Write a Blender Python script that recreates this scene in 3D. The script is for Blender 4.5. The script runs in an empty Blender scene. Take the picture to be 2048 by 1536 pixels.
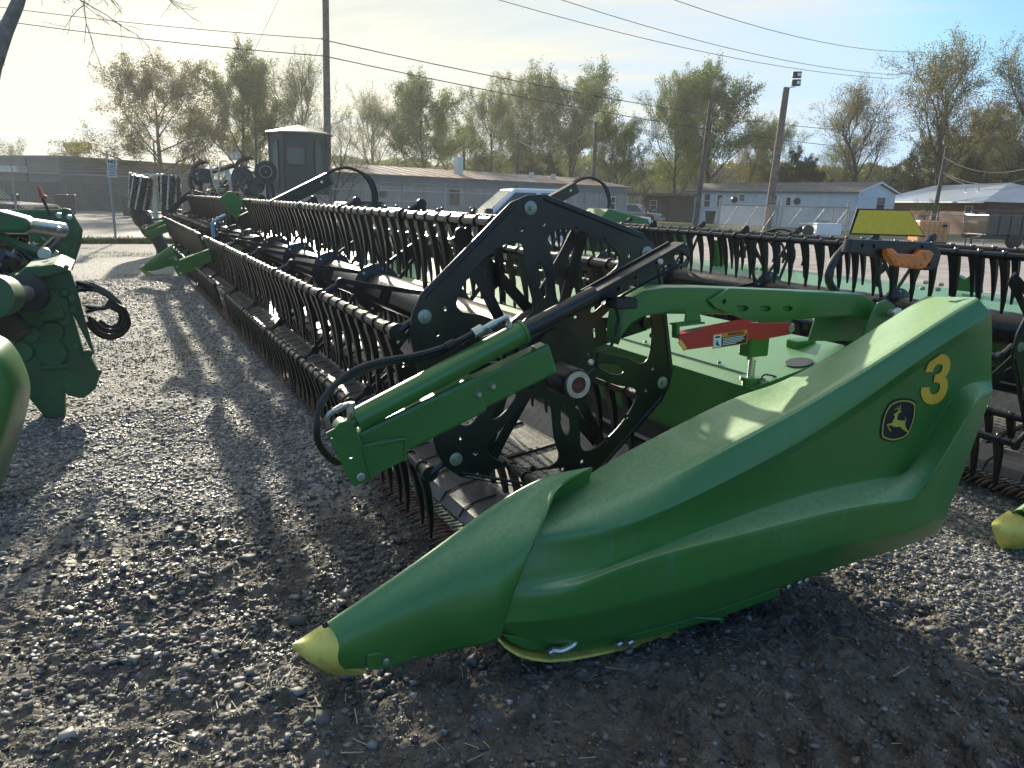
import bpy, math, random
import numpy as np
from mathutils import Vector, Matrix
from mathutils.bvhtree import BVHTree
sc = bpy.context.scene
col = sc.collection
R = math.radians
# ------------------------------------------------------------------ camera, sky, sun, exposure
F_PX, PITCH, ROLL, YAW, EYE = 1550.0, 13.3, 1.6, 27.3, 1.6
_y, _p, _r = R(YAW), R(PITCH), R(ROLL)
CF = Vector((math.sin(_y)*math.cos(_p), math.cos(_y)*math.cos(_p), -math.sin(_p)))
_rt = Vector((math.cos(_y), -math.sin(_y), 0)); _up = _rt.cross(CF)
CR = _rt*math.cos(_r) + _up*math.sin(_r)
CU = _up*math.cos(_r) - _rt*math.sin(_r)
CP = Vector((0, 0, EYE))
cam_d = bpy.data.cameras.new('camera'); cam = bpy.data.objects.new('camera', cam_d); col.objects.link(cam)
cam_d.sensor_width = 36; cam_d.lens = F_PX/2048*36; cam_d.clip_start = 0.05; cam_d.clip_end = 4000
cam.matrix_world = Matrix(((CR.x, CU.x, -CF.x, CP.x), (CR.y, CU.y, -CF.y, CP.y), (CR.z, CU.z, -CF.z, CP.z), (0, 0, 0, 1)))
sc.camera = cam
SUN_AZ, SUN_EL = 7.0, 18.0            # azimuth clockwise from +Y
sun_dir = Vector((math.sin(R(SUN_AZ))*math.cos(R(SUN_EL)), math.cos(R(SUN_AZ))*math.cos(R(SUN_EL)), math.sin(R(SUN_EL))))
sd = bpy.data.lights.new('sun', 'SUN'); sd.energy = 5.0; sd.angle = R(1.4); sd.color = (1.0, 0.9, 0.72)
so = bpy.data.objects.new('sun', sd); col.objects.link(so)
so.rotation_euler = (-sun_dir).to_track_quat('-Z', 'Y').to_euler()
sc.view_settings.view_transform = 'Standard'; sc.view_settings.look = 'None'
sc.view_settings.exposure = 0.82; sc.view_settings.gamma = 1.0
w = bpy.data.worlds.new('World'); sc.world = w; w.use_nodes = True

class NT:
    def __init__(s, nt): s.nt = nt
    def n(s, t, **k):
        o = s.nt.nodes.new(t)
        for a, b in k.items():
            if a.startswith('i_'):
                o.inputs[int(a[2:]) if a[2:].isdigit() else a[2:]].default_value = b
            else: setattr(o, a, b)
        return o
    def l(s, a, b): s.nt.links.new(a, b)
    def math(s, op, a, b=None, c=None, clamp=False):
        o = s.nt.nodes.new('ShaderNodeMath'); o.operation = op; o.use_clamp = clamp
        for i, v in enumerate((a, b, c)):
            if v is None: continue
            if hasattr(v, 'is_output'): s.nt.links.new(v, o.inputs[i])
            else: o.inputs[i].default_value = v
        return o.outputs[0]
    def ramp(s, fac, stops):
        o = s.nt.nodes.new('ShaderNodeValToRGB'); e = o.color_ramp.elements
        while len(e) < len(stops): e.new(0.5)
        for i, (p, c) in enumerate(stops):
            e[i].position = p; e[i].color = (c, c, c, 1) if isinstance(c, (int, float)) else (*c, 1)
        s.nt.links.new(fac, o.inputs[0]); return o.outputs[0]
    def mix(s, fac, a, b, mode='MIX'):
        o = s.nt.nodes.new('ShaderNodeMix'); o.data_type = 'RGBA'; o.blend_type = mode
        for i, v in ((0, fac), (6, a), (7, b)):
            if hasattr(v, 'is_output'): s.nt.links.new(v, o.inputs[i])
            else: o.inputs[i].default_value = v if i == 0 else (*v, 1)
        return o.outputs[2]
    def noise(s, vec, scale, detail=4, rough=.55, dist=0, out=0):
        o = s.nt.nodes.new('ShaderNodeTexNoise')
        o.inputs['Scale'].default_value = scale; o.inputs['Detail'].default_value = detail
        o.inputs['Roughness'].default_value = rough; o.inputs['Distortion'].default_value = dist
        if vec is not None: s.nt.links.new(vec, o.inputs['Vector'])
        return o.outputs[out]

def build_world():
    T = NT(w.node_tree); T.nt.nodes.clear()
    out = T.n('ShaderNodeOutputWorld'); bg = T.n('ShaderNodeBackground'); T.l(bg.outputs[0], out.inputs[0])
    sky = T.n('ShaderNodeTexSky', sky_type='NISHITA', sun_disc=False, sun_elevation=R(SUN_EL), sun_rotation=R(SUN_AZ),
              air_density=1.0, dust_density=1.2, ozone_density=1.0, altitude=50)
    co = T.n('ShaderNodeTexCoord').outputs['Generated']
    sep = T.n('ShaderNodeSeparateXYZ'); T.l(co, sep.inputs[0])
    zz = T.math('ADD', T.math('MAXIMUM', sep.outputs[2], 0.0), 0.10)
    cx = T.math('DIVIDE', sep.outputs[0], zz); cy = T.math('DIVIDE', sep.outputs[1], zz)
    # streaks run at an angle: rotate and stretch
    a = R(38)
    u = T.math('ADD', T.math('MULTIPLY', cx, math.cos(a)), T.math('MULTIPLY', cy, -math.sin(a)))
    v = T.math('ADD', T.math('MULTIPLY', cx, math.sin(a)), T.math('MULTIPLY', cy, math.cos(a)))
    cmb = T.n('ShaderNodeCombineXYZ'); T.l(T.math('MULTIPLY', u, 0.30), cmb.inputs[0]); T.l(T.math('MULTIPLY', v, 1.0), cmb.inputs[1])
    n1 = T.noise(cmb.outputs[0], 0.95, 7, .60, .7)
    n2 = T.noise(cmb.outputs[0], 2.6, 6, .6, .3)
    cl = T.math('ADD', T.math('MULTIPLY', n1, .75), T.math('MULTIPLY', n2, .25))
    dt = T.n('ShaderNodeVectorMath', operation='DOT_PRODUCT'); T.l(co, dt.inputs[0]); dt.inputs[1].default_value = sun_dir
    near = T.math('MAXIMUM', dt.outputs['Value'], 0.0)
    veil = T.math('POWER', near, 5.0)
    cl = T.math('ADD', T.math('ADD', cl, T.math('MULTIPLY', veil, .04)), T.math('ADD', T.math('MULTIPLY', T.math('SUBTRACT', near, .91), .46), T.math('MULTIPLY', T.math('MAXIMUM', T.math('SUBTRACT', sep.outputs[2], .38), 0.0), .9)))  # last term: unseen overhead cloud added to neutralise the ambient light
    m = T.ramp(cl, [(0.42, 0.0), (0.50, .25), (0.60, 0.95)])
    glow = T.math('POWER', near, 9.0)
    core = T.math('POWER', near, 60.0)
    br = T.math('ADD', T.math('ADD', 4.5, T.math('MULTIPLY', glow, .55)), T.math('MULTIPLY', core, 1.8))
    tint = T.mix(T.math('POWER', near, 4.0), (.96, .99, 1.0), (1.0, .95, .76))
    ccol = T.n('ShaderNodeVectorMath', operation='SCALE'); T.l(tint, ccol.inputs[0]); T.l(br, ccol.inputs[3])
    cap = T.mix(T.math('POWER', near, 6.0), (3.0, 4.5, 6.2), (3.75, 3.85, 3.45)); skyc = T.mix(1.0, T.mix(1.0, sky.outputs[0], T.mix(T.ramp(near, [(.70, 0.), (.97, 1.)]), (.54, .82, 1.13), (.97, 1.0, 1.0)), 'MULTIPLY'), cap, 'DARKEN')
    mx = T.mix(m, skyc, ccol.outputs[0])
    T.l(mx, bg.inputs[0]); bg.inputs[1].default_value = 0.11
build_world()

# ------------------------------------------------------------------ placing helpers
def ray(px, py): return (CF*F_PX + CR*(px-1024) - CU*(py-768)).normalized()
def at(px, py, x=None, y=None, z=None, d=None):
    """point of the scene seen at (px, py) of the photo that lies on x=, y=, z= or at forward distance d"""
    r = ray(px, py)
    if y is not None: return CP + r*(y/r.y)
    if x is not None: return CP + r*(x/r.x)
    if z is not None: return CP + r*((z-EYE)/r.z)
    return CP + r*(d/r.dot(CF))
def gnd(px, d):
    q = at(px, 400+(px-1024)*.028, d=d); return Vector((q.x, q.y, 0))

# ------------------------------------------------------------------ mesh helper
def frames(pts):
    pts = [Vector(p) for p in pts]; n = len(pts); out = []
    t0 = (pts[1]-pts[0]).normalized()
    ref = Vector((0, 0, 1)) if abs(t0.z) < .9 else Vector((1, 0, 0))
    u = t0.cross(ref).normalized()
    for i in range(n):
        t = (pts[min(i+1, n-1)]-pts[max(i-1, 0)]).normalized()
        u = (u - t*u.dot(t)).normalized(); out.append((pts[i], u, t.cross(u)))
    return out
def wpos(o):
    s = Vector((0, 0, 0))
    while o is not None: s = s + o.location; o = o.parent
    return s
class MB:
    def __init__(s): s.v = []; s.f = []
    def add(s, vs, fs):
        b = len(s.v); s.v += [tuple(p) for p in vs]; s.f += [tuple(b+i for i in f) for f in fs]; return s
    def box(s, x0, x1, y0, y1, z0, z1):
        return s.add([(x0,y0,z0),(x1,y0,z0),(x1,y1,z0),(x0,y1,z0),(x0,y0,z1),(x1,y0,z1),(x1,y1,z1),(x0,y1,z1)],
                     [(0,3,2,1),(4,5,6,7),(0,1,5,4),(1,2,6,5),(2,3,7,6),(3,0,4,7)])
    def obox(s, o, u, v, n, a, b, c):
        """box from corner frame: o + u*[a0,a1] + v*[b0,b1] + n*[c0,c1]"""
        vs = [o+u*a[i]+v*b[j]+n*c[k] for k in (0, 1) for j in (0, 1) for i in (0, 1)]
        return s.add(vs, [(0,2,3,1),(4,5,7,6),(0,1,5,4),(1,3,7,5),(3,2,6,7),(2,0,4,6)])
    def tube(s, pts, r, n=8, caps=True, rz=None):
        fr = frames(pts); m = len(fr); vs = []
        for i, (p, u, v) in enumerate(fr):
            q = r if isinstance(r, (int, float)) else r[i]
            for k in range(n):
                a = 2*math.pi*k/n; vs.append(p+u*(q*math.cos(a))+v*((rz if rz else q)*math.sin(a)))
        fs = [(i*n+k, i*n+(k+1)%n, (i+1)*n+(k+1)%n, (i+1)*n+k) for i in range(m-1) for k in range(n)]
        if caps: fs += [tuple(range(n-1, -1, -1)), tuple((m-1)*n+k for k in range(n))]
        return s.add(vs, fs)
    def cyl(s, a, b, r, r1=None, n=12): return s.tube([a, b], [r, r if r1 is None else r1], n)
    def ring(s, c, ax, ro, ri, h, n=20):
        ax = Vector(ax).normalized(); c = Vector(c)
        u = ax.orthogonal().normalized(); v = ax.cross(u); vs = []
        for k in range(n):
            a = 2*math.pi*k/n; d = u*math.cos(a)+v*math.sin(a)
            vs += [c+d*ro, c+d*ri, c+d*ri+ax*h, c+d*ro+ax*h]
        fs = []
        for k in range(n):
            j = (k+1) % n
            for q in range(4): fs.append((k*4+q, k*4+(q+1) % 4, j*4+(q+1) % 4, j*4+q))
        return s.add(vs, fs)
    def prism(s, poly, y0, y1, plane='xz'):
        n = len(poly)
        f = (lambda a, b, c: (a, c, b)) if plane == 'xz' else ((lambda a, b, c: (c, a, b)) if plane == 'yz' else (lambda a, b, c: (a, b, c)))
        vs = [f(a, b, y0) for a, b in poly]+[f(a, b, y1) for a, b in poly]
        return s.add(vs, [tuple(range(n)), tuple(range(2*n-1, n-1, -1))]+[(i, (i+1) % n, n+(i+1) % n, n+i) for i in range(n)])
    def pprism(s, pts, off):
        """prism from 3-D polygon + offset vector"""
        n = len(pts); pts = [Vector(p) for p in pts]; off = Vector(off)
        return s.add(pts+[p+off for p in pts], [tuple(range(n)), tuple(range(2*n-1, n-1, -1))]+[(i, (i+1) % n, n+(i+1) % n, n+i) for i in range(n)])
    def grid(s, rows):
        m = len(rows[0]); vs = [p for r in rows for p in r]
        return s.add(vs, [(i*m+j, i*m+j+1, (i+1)*m+j+1, (i+1)*m+j) for i in range(len(rows)-1) for j in range(m-1)])
    def lathe(s, c, ax, prof, n=16):
        ax = Vector(ax).normalized(); c = Vector(c); u = ax.orthogonal().normalized(); v = ax.cross(u); vs = []
        for h, r in prof:
            for k in range(n):
                a = 2*math.pi*k/n; vs.append(c+ax*h+(u*math.cos(a)+v*math.sin(a))*r)
        m = len(prof)
        fs = [(i*n+k, i*n+(k+1) % n, (i+1)*n+(k+1) % n, (i+1)*n+k) for i in range(m-1) for k in range(n)]
        fs += [tuple(range(n-1, -1, -1)), tuple((m-1)*n+k for k in range(n))]
        return s.add(vs, fs)
    def build(s, name, mat, parent=None, smooth=35, bevel=0, fixn=True):
        o0 = wpos(parent)
        me = bpy.data.meshes.new(name); me.from_pydata([(p[0]-o0.x, p[1]-o0.y, p[2]-o0.z) for p in s.v], [], s.f)
        return link_mesh(name, me, mat, parent, smooth, bevel, fixn)
def link_mesh(name, me, mat, parent=None, smooth=35, bevel=0, fixn=True):
    if fixn and len(me.polygons) < 60000:
        import bmesh
        bm = bmesh.new(); bm.from_mesh(me); bmesh.ops.recalc_face_normals(bm, faces=bm.faces); bm.to_mesh(me); bm.free()
    me.materials.append(mat)
    if smooth:
        me.polygons.foreach_set('use_smooth', [True]*len(me.polygons)); me.set_sharp_from_angle(angle=R(smooth))
    o = bpy.data.objects.new(name, me); col.objects.link(o); o.parent = parent
    if bevel:
        b = o.modifiers.new('bevel', 'BEVEL'); b.width = bevel; b.segments = 2; b.limit_method = 'ANGLE'; b.angle_limit = R(40)
    return o
def merge_into(o, mb, m):
    """add a pattern in a second material to an existing part"""
    me = o.data; o0 = wpos(o.parent)+o.location; vs = [tuple(v.co) for v in me.vertices]; fs = [tuple(p.vertices) for p in me.polygons]; n = len(vs)
    n2 = bpy.data.meshes.new(me.name); n2.from_pydata(vs+[(p[0]-o0.x, p[1]-o0.y, p[2]-o0.z) for p in mb.v], [], fs+[tuple(i+n for i in f) for f in mb.f])
    n2.materials.append(me.materials[0]); n2.materials.append(m); n2.polygons.foreach_set('material_index', [0]*len(fs)+[1]*len(mb.f)); o.data = n2; n2.update()
def tag(o, label=None, cat=None, group=None, kind=None):
    if label: o['label'] = label
    if cat: o['category'] = cat
    if group: o['group'] = group
    if kind: o['kind'] = kind
    return o
def thing(name, loc, label, cat, group=None):
    o = bpy.data.objects.new(name, None); col.objects.link(o); o.location = loc; o.empty_display_size = .2
    return tag(o, label, cat, group)
def dup_tree(o, parent=None):
    kids = list(o.children)
    c = o.copy(); col.objects.link(c); c.parent = parent
    for k in kids: dup_tree(k, c)
    return c
def curve_mesh(cu):
    ob = bpy.data.objects.new('tmp', cu); col.objects.link(ob); bpy.context.view_layer.update()
    me = bpy.data.meshes.new_from_object(ob.evaluated_get(bpy.context.evaluated_depsgraph_get()))
    bpy.data.objects.remove(ob); bpy.data.curves.remove(cu); me.materials.clear(); return me
def plate(name, outline, holes, y, th, mat, parent, bev=.004):
    """flat plate in the XZ plane with holes, centred on y, thickness th"""
    cu = bpy.data.curves.new('t', 'CURVE'); cu.dimensions = '2D'; cu.fill_mode = 'BOTH'; cu.extrude = th/2-bev; cu.bevel_depth = bev; cu.bevel_resolution = 1; cu.offset = -bev
    for lp in [outline]+holes:
        sp = cu.splines.new('POLY'); sp.points.add(len(lp)-1); sp.use_cyclic_u = True
        for i, (a, b) in enumerate(lp): sp.points[i].co = (a, b, 0, 1)
    me = curve_mesh(cu); o0 = wpos(parent)
    for v in me.vertices:
        a, b, c = v.co; v.co = (a-o0.x, y-c-o0.y, b-o0.z)
    me.update()
    return link_mesh(name, me, mat, parent, 30, 0, False)
def flat_shape(loops):
    cu = bpy.data.curves.new('t', 'CURVE'); cu.dimensions = '2D'; cu.fill_mode = 'BOTH'
    for lp in loops:
        sp = cu.splines.new('POLY'); sp.points.add(len(lp)-1); sp.use_cyclic_u = True
        for i, (a, b) in enumerate(lp): sp.points[i].co = (a, b, 0, 1)
    return curve_mesh(cu)
def text_mesh(txt, size, shear=0, off=0, extrude=0, align='CENTER', spacing=1.0, line=1.0):
    cu = bpy.data.curves.new('t', 'FONT'); cu.body = txt; cu.size = size; cu.shear = shear; cu.offset = off; cu.extrude = extrude
    cu.align_x = align; cu.align_y = 'CENTER'; cu.resolution_u = 6; cu.space_character = spacing; cu.space_line = line
    return curve_mesh(cu)
def text_on(name, txt, size, o, u, v, mat, parent, **k):
    me = text_mesh(txt, size, **k); o0 = wpos(parent); u = Vector(u).normalized(); v = Vector(v).normalized(); nn = u.cross(v)
    for q in me.vertices:
        a, b, c = q.co; q.co = Vector(o)+u*a+v*b+nn*c-o0
    return link_mesh(name, me, mat, parent, 0, 0, False)
def smooth_loop(pts, k=4):
    """closed Catmull-Rom through pts"""
    n = len(pts); out = []
    for i in range(n):
        p0, p1, p2, p3 = pts[i-1], pts[i], pts[(i+1) % n], pts[(i+2) % n]
        for j in range(k):
            t = j/k
            out.append(tuple(.5*((2*p1[q])+(-p0[q]+p2[q])*t+(2*p0[q]-5*p1[q]+4*p2[q]-p3[q])*t*t+(-p0[q]+3*p1[q]-3*p2[q]+p3[q])*t**3) for q in range(len(p1))))
    return out
def crv(pts, k=6):
    """open Catmull-Rom in 3-D"""
    pts = [Vector(p) for p in pts]; P_ = [pts[0]*2-pts[1]]+pts+[pts[-1]*2-pts[-2]]; out = []
    for i in range(1, len(P_)-2):
        for j in range(k):
            t = j/k; p0, p1, p2, p3 = P_[i-1:i+3]
            out.append(.5*((2*p1)+(p2-p0)*t+(2*p0-5*p1+4*p2-p3)*t*t+(3*p1-p0-3*p2+p3)*t**3))
    return out+[pts[-1]]

# ------------------------------------------------------------------ materials
def mat(name, c, rough=.5, metal=0, var=.12, vs=5, bump=0, bs=60, dirt=None, damt=.0, ds=3, coat=0, rvar=.1, top=None, spec=None, streak=None):
    m = bpy.data.materials.new(name); m.use_nodes = True; T = NT(m.node_tree); b = m.node_tree.nodes['Principled BSDF']
    co = T.n('ShaderNodeTexCoord').outputs['Object']
    n = T.noise(co, vs, 5, .6)
    c2 = tuple(min(1, q*(1-var*1.6)) for q in c); c3 = tuple(min(1, q*(1+var*1.6)) for q in c)
    cc = T.mix(T.ramp(n, [(.3, 0.), (.7, 1.)]), c2, c3)
    rr = T.math('ADD', T.math('MULTIPLY', T.math('SUBTRACT', T.noise(co, vs*2.3, 4), .5), rvar*2), rough, clamp=True)
    if dirt:
        dn = T.noise(co, ds, 8, .68, .2)
        dm = T.ramp(dn, [(.62-damt*.4, 0.), (.72-damt*.25, 1.)])
        dm = T.math('MULTIPLY', dm, min(.85, damt*1.6))
        cc = T.mix(dm, cc, dirt); rr = T.math('ADD', rr, T.math('MULTIPLY', dm, .25), clamp=True)
    if streak:   # rain-washed runs down the sides
        mp = T.n('ShaderNodeMapping'); mp.inputs['Scale'].default_value = (1, 1, .09); T.l(co, mp.inputs[0])
        sm = T.math('MULTIPLY', T.ramp(T.noise(mp.outputs[0], 34, 5, .6), [(.5, 0.), (.72, 1.)]), T.math('MULTIPLY', T.ramp(T.noise(co, 2.1, 4), [(.42, 0.), (.6, 1.)]), streak[1]))
        cc = T.mix(sm, cc, streak[0]); rr = T.math('ADD', rr, T.math('MULTIPLY', sm, .3), clamp=True)
    if top:      # paler up-facing faces: dew and dust, plus sky sheen painted in
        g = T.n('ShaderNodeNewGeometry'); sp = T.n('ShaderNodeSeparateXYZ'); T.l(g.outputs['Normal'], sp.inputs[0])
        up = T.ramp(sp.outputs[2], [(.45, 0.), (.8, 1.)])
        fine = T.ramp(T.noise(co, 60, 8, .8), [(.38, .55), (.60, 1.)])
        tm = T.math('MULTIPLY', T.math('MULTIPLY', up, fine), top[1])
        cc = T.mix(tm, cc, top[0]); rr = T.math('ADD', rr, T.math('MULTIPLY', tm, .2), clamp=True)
    T.l(cc, b.inputs['Base Color']); T.l(rr, b.inputs['Roughness']); b.inputs['Metallic'].default_value = metal
    if coat: b.inputs['Coat Weight'].default_value = coat; b.inputs['Coat Roughness'].default_value = .22
    if spec is not None: b.inputs['Specular IOR Level'].default_value = spec
    if bump:
        bn = T.n('ShaderNodeBump'); bn.inputs['Strength'].default_value = bump; bn.inputs['Distance'].default_value = .01
        T.l(T.noise(co, bs, 5, .6), bn.inputs['Height']); T.l(bn.outputs[0], b.inputs['Normal'])
    return m
GREEN = mat('green_paint', (.038, .165, .032), .36, 0, .08, 3, .05, 90, (.10, .12, .05), .16, 5, coat=.25)
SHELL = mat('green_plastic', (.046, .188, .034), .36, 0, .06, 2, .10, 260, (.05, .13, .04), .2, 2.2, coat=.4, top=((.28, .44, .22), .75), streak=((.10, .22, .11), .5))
DECKG = mat('green_deck_paint', (.035, .20, .058), .33, 0, .08, 6, .10, 14, (.18, .22, .12), .15, 5, coat=.3, top=((.22, .40, .22), .5))  # pale top tint: sky reflection put into the deck colour
BLACK = mat('black_paint', (.010, .011, .013), .36, 0, .25, 8, .08, 120, (.05, .045, .035), .12, 9, coat=.15)
TINE = mat('black_tine_plastic', (.010, .012, .012), .33, 0, .2, 20, .05, 150, (.06, .05, .035), .05, 14)
BATM = mat('black_bat_tube', (.014, .014, .014), .30, .2, .25, 14, .06, 120, (.07, .06, .045), .08, 10)
RUBBER = mat('rubber', (.012, .012, .012), .55, 0, .2, 8, .2, 90, (.07, .06, .05), .2, 8)
HOSE = mat('hose_rubber', (.010, .010, .011), .42, 0, .2, 20, .1, 200)
YEL = mat('yellow_paint', (.66, .60, .13), .42, 0, .06, 6, .08, 120, (.25, .2, .10), .26, 16)
YEL2 = mat('yellow_decal', (.78, .46, .045), .5, 0, .05, 10, 0)
EMBK = mat('emblem_black', (.012, .016, .028), .35, 0, .1, 10, 0)
EMYL = mat('emblem_yellow', (.50, .48, .06), .4, 0, .05, 10, 0)
REFL = mat('yellow_reflective', (.85, .58, .04), .45, 0, .05, 40, .05, 400)
AMBER = mat('amber_lens', (.75, .17, .015), .18, 0, .12, 20, .3, 90, coat=.6)
RED = mat('red_paint', (.50, .022, .022), .40, 0, .1, 5, .05, 90, (.2, .1, .06), .14, 8, coat=.2)
ZINC = mat('zinc_steel', (.52, .53, .50), .34, .85, .12, 20, .05, 100)
WASH = mat('washer_steel', (.30, .34, .28), .4, .5, .12, 20, .05, 100)
RUST = mat('rust', (.16, .055, .03), .8, .1, .4, 30, .4, 90)
GUARD = mat('rusty_guard_steel', (.105, .062, .046), .55, .45, .5, 26, .3, 90, (.28, .2, .14), .3, 30)
CUTB = mat('cutter_bar_steel', (.05, .10, .065), .45, .3, .5, 40, .3, 60, (.34, .34, .28), .5, 34)
GREYS = mat('grey_sheet', (.085, .088, .092), .38, .2, .15, 5, .1, 50, (.2, .18, .15), .2, 7)
TROUGH = mat('worn_trough_steel', (.16, .16, .16), .32, .4, .2, 5, .1, 60, (.35, .3, .22), .4, 22)
WHITE = mat('white_decal', (.75, .75, .72), .5, 0, .03, 10)
ORANGE = mat('orange_decal', (.75, .24, .03), .5, 0, .05, 10)
INK = mat('black_ink', (.01, .01, .012), .5, 0, .05, 10)
CYAN = mat('light_blue_hose', (.16, .33, .42), .4, 0, .1, 20)

def belt_mat():
    m = bpy.data.materials.new('draper_rubber'); m.use_nodes = True; T = NT(m.node_tree); b = m.node_tree.nodes['Principled BSDF']
    co = T.n('ShaderNodeTexCoord').outputs['Object']; s = T.n('ShaderNodeSeparateXYZ'); T.l(co, s.inputs[0])
    X = T.math('DIVIDE', s.outputs[0], .050); Y = T.math('DIVIDE', s.outputs[1], .050)
    row = T.math('FLOOR', X); Y = T.math('ADD', Y, T.math('MULTIPLY', row, .5))
    fx = T.math('ABSOLUTE', T.math('SUBTRACT', T.math('FRACT', X), .5)); fy = T.math('ABSOLUTE', T.math('SUBTRACT', T.math('FRACT', Y), .5))
    bar1 = T.math('MULTIPLY', T.math('LESS_THAN', fx, .10), T.math('LESS_THAN', fy, .48))
    bar2 = T.math('MULTIPLY', T.math('LESS_THAN', fy, .10), T.math('LESS_THAN', fx, .33))
    cr = T.math('MAXIMUM', bar1, bar2)
    n = T.noise(co, 9, 6, .65)
    base = T.mix(T.ramp(n, [(.35, 0.), (.7, 1.)]), (.26, .25, .225), (.50, .47, .40))  # rubber base lifted pale: sun glare put into the colour
    c = T.mix(cr, base, (.012, .012, .012)); T.l(c, b.inputs['Base Color'])
    T.l(T.math('ADD', T.math('MULTIPLY', cr, .3), T.math('ADD', T.math('MULTIPLY', n, .30), .06)), b.inputs['Roughness'])
    bn = T.n('ShaderNodeBump'); bn.inputs['Strength'].default_value = .7; bn.inputs['Distance'].default_value = .003
    h = T.math('ADD', T.math('MULTIPLY', cr, -1.0), T.math('MULTIPLY', T.noise(co, 60, 4), .8))
    T.l(h, bn.inputs['Height']); T.l(bn.outputs[0], b.inputs['Normal'])
    return m
BELT = belt_mat()
def glass(name, c, rough=.06, tr=0.0):
    m = bpy.data.materials.new(name); m.use_nodes = True; b = m.node_tree.nodes['Principled BSDF']
    T = NT(m.node_tree); co = T.n('ShaderNodeTexCoord').outputs['Object']
    cc = T.mix(T.noise(co, 1.5, 3), tuple(q*.7 for q in c), tuple(min(1, q*1.3) for q in c)); T.l(cc, b.inputs['Base Color'])
    b.inputs['Roughness'].default_value = rough; b.inputs['Transmission Weight'].default_value = tr; b.inputs['IOR'].default_value = 1.5
    return m
GLASS = glass('window_glass', (.05, .07, .08)); CARGL = glass('car_glass', (.06, .09, .09))
# ================================================================== the big draper header (and its copy behind it)
Y0, Y1, YM = 2.62, 16.4, 9.5
HC = (1.485, .94)          # reel bat circle centre (x, z)
hdr = thing('combine_header', (1.2, 2.1, 0), 'nearest green and black harvesting header, with a yellow numeral 3 on its end shield', 'combine header', 'harvesting headers parked in rows')

# ---- end shield: rows run front to back, seen points with their own depth
def yo(px): return 2.10 - .40*max(0, min(1, (px-1010)/900))**.9
rows_px = [
 [(1120,985),(1230,913),(1350,852),(1480,785),(1545,773),(1650,718),(1770,643),(1815,614),(1850,592)],
 [(1100,1015),(1215,965),(1335,905),(1485,828),(1582,792),(1705,718),(1810,650),(1868,612),(1903,594)],
 [(1075,1045),(1210,1018),(1324,958),(1490,871),(1614,805),(1759,718),(1854,656),(1912,618),(1956,594)],
 [(1066,1072),(1200,1068),(1300,1038),(1490,946),(1655,855),(1800,748),(1902,678),(1948,650),(1984,628)],
 [(1058,1098),(1190,1096),(1302,1051),(1492,959),(1657,868),(1800,763),(1892,700),(1926,684),(1986,668)],
 [(1020,1150),(1168,1150),(1275,1095),(1490,1008),(1655,948),(1800,905),(1896,770),(1925,738),(1984,735)],
 [(1012,1172),(1150,1165),(1262,1118),(1490,1029),(1655,975),(1809,950),(1903,795),(1932,765),(1985,760)],
 [(1002,1195),(1145,1175),(1262,1121),(1510,1063),(1697,1012),(1838,998),(1945,812),(1962,790),(1986,782)],
 [(988,1232),(1130,1225),(1245,1180),(1465,1125),(1665,1062),(1825,1040),(1890,960),(1925,900),(1942,905)],
 [(978,1247),(1125,1242),(1240,1212),(1448,1161),(1655,1091),(1800,1072),(1850,1050),(1868,1045),(1890,1040)],
 [(988,1262),(1110,1300),(1235,1282),(1440,1225),(1640,1147),(1790,1104),(1848,1080),(1866,1073),(1874,1069)],
]
off = [.40, .20, .028, -.010, .024, .050, .054, -.046, -.034, -.024, .075]
off0 = [.22, .13, .055, .02, .018, .006, .004, .0, 0, 0, .05]
rows = []
for ri, rp in enumerate(rows_px):
    r = []
    for ci, (a, b) in enumerate(rp):
        k = min(1, ci/4); o = off0[ri]*(1-k)+off[ri]*k
        if ri == 0: o = .22+.20*min(1, ci/6)
        if ci >= 7 and 3 <= ri <= 9: o *= (.7 if ci == 7 else .15)
        base = 1.72 if ci >= 6 else yo(a)
        base = yo(rows_px[4][ci][0])
        r.append(at(a, b, y=base+o))
    rows.append(r)
inner = [Vector((p.x+.01, p.y+.05, p.z-.05)) for p in rows[0]]
inner2 = [Vector((p.x, p.y+.06, max(.1, p.z-.5))) for p in rows[0]]
under = [Vector((p.x+.02, p.y+.22, p.z+.03)) for p in rows[-1]]
allr = [inner2, inner]+rows+[under]
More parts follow.
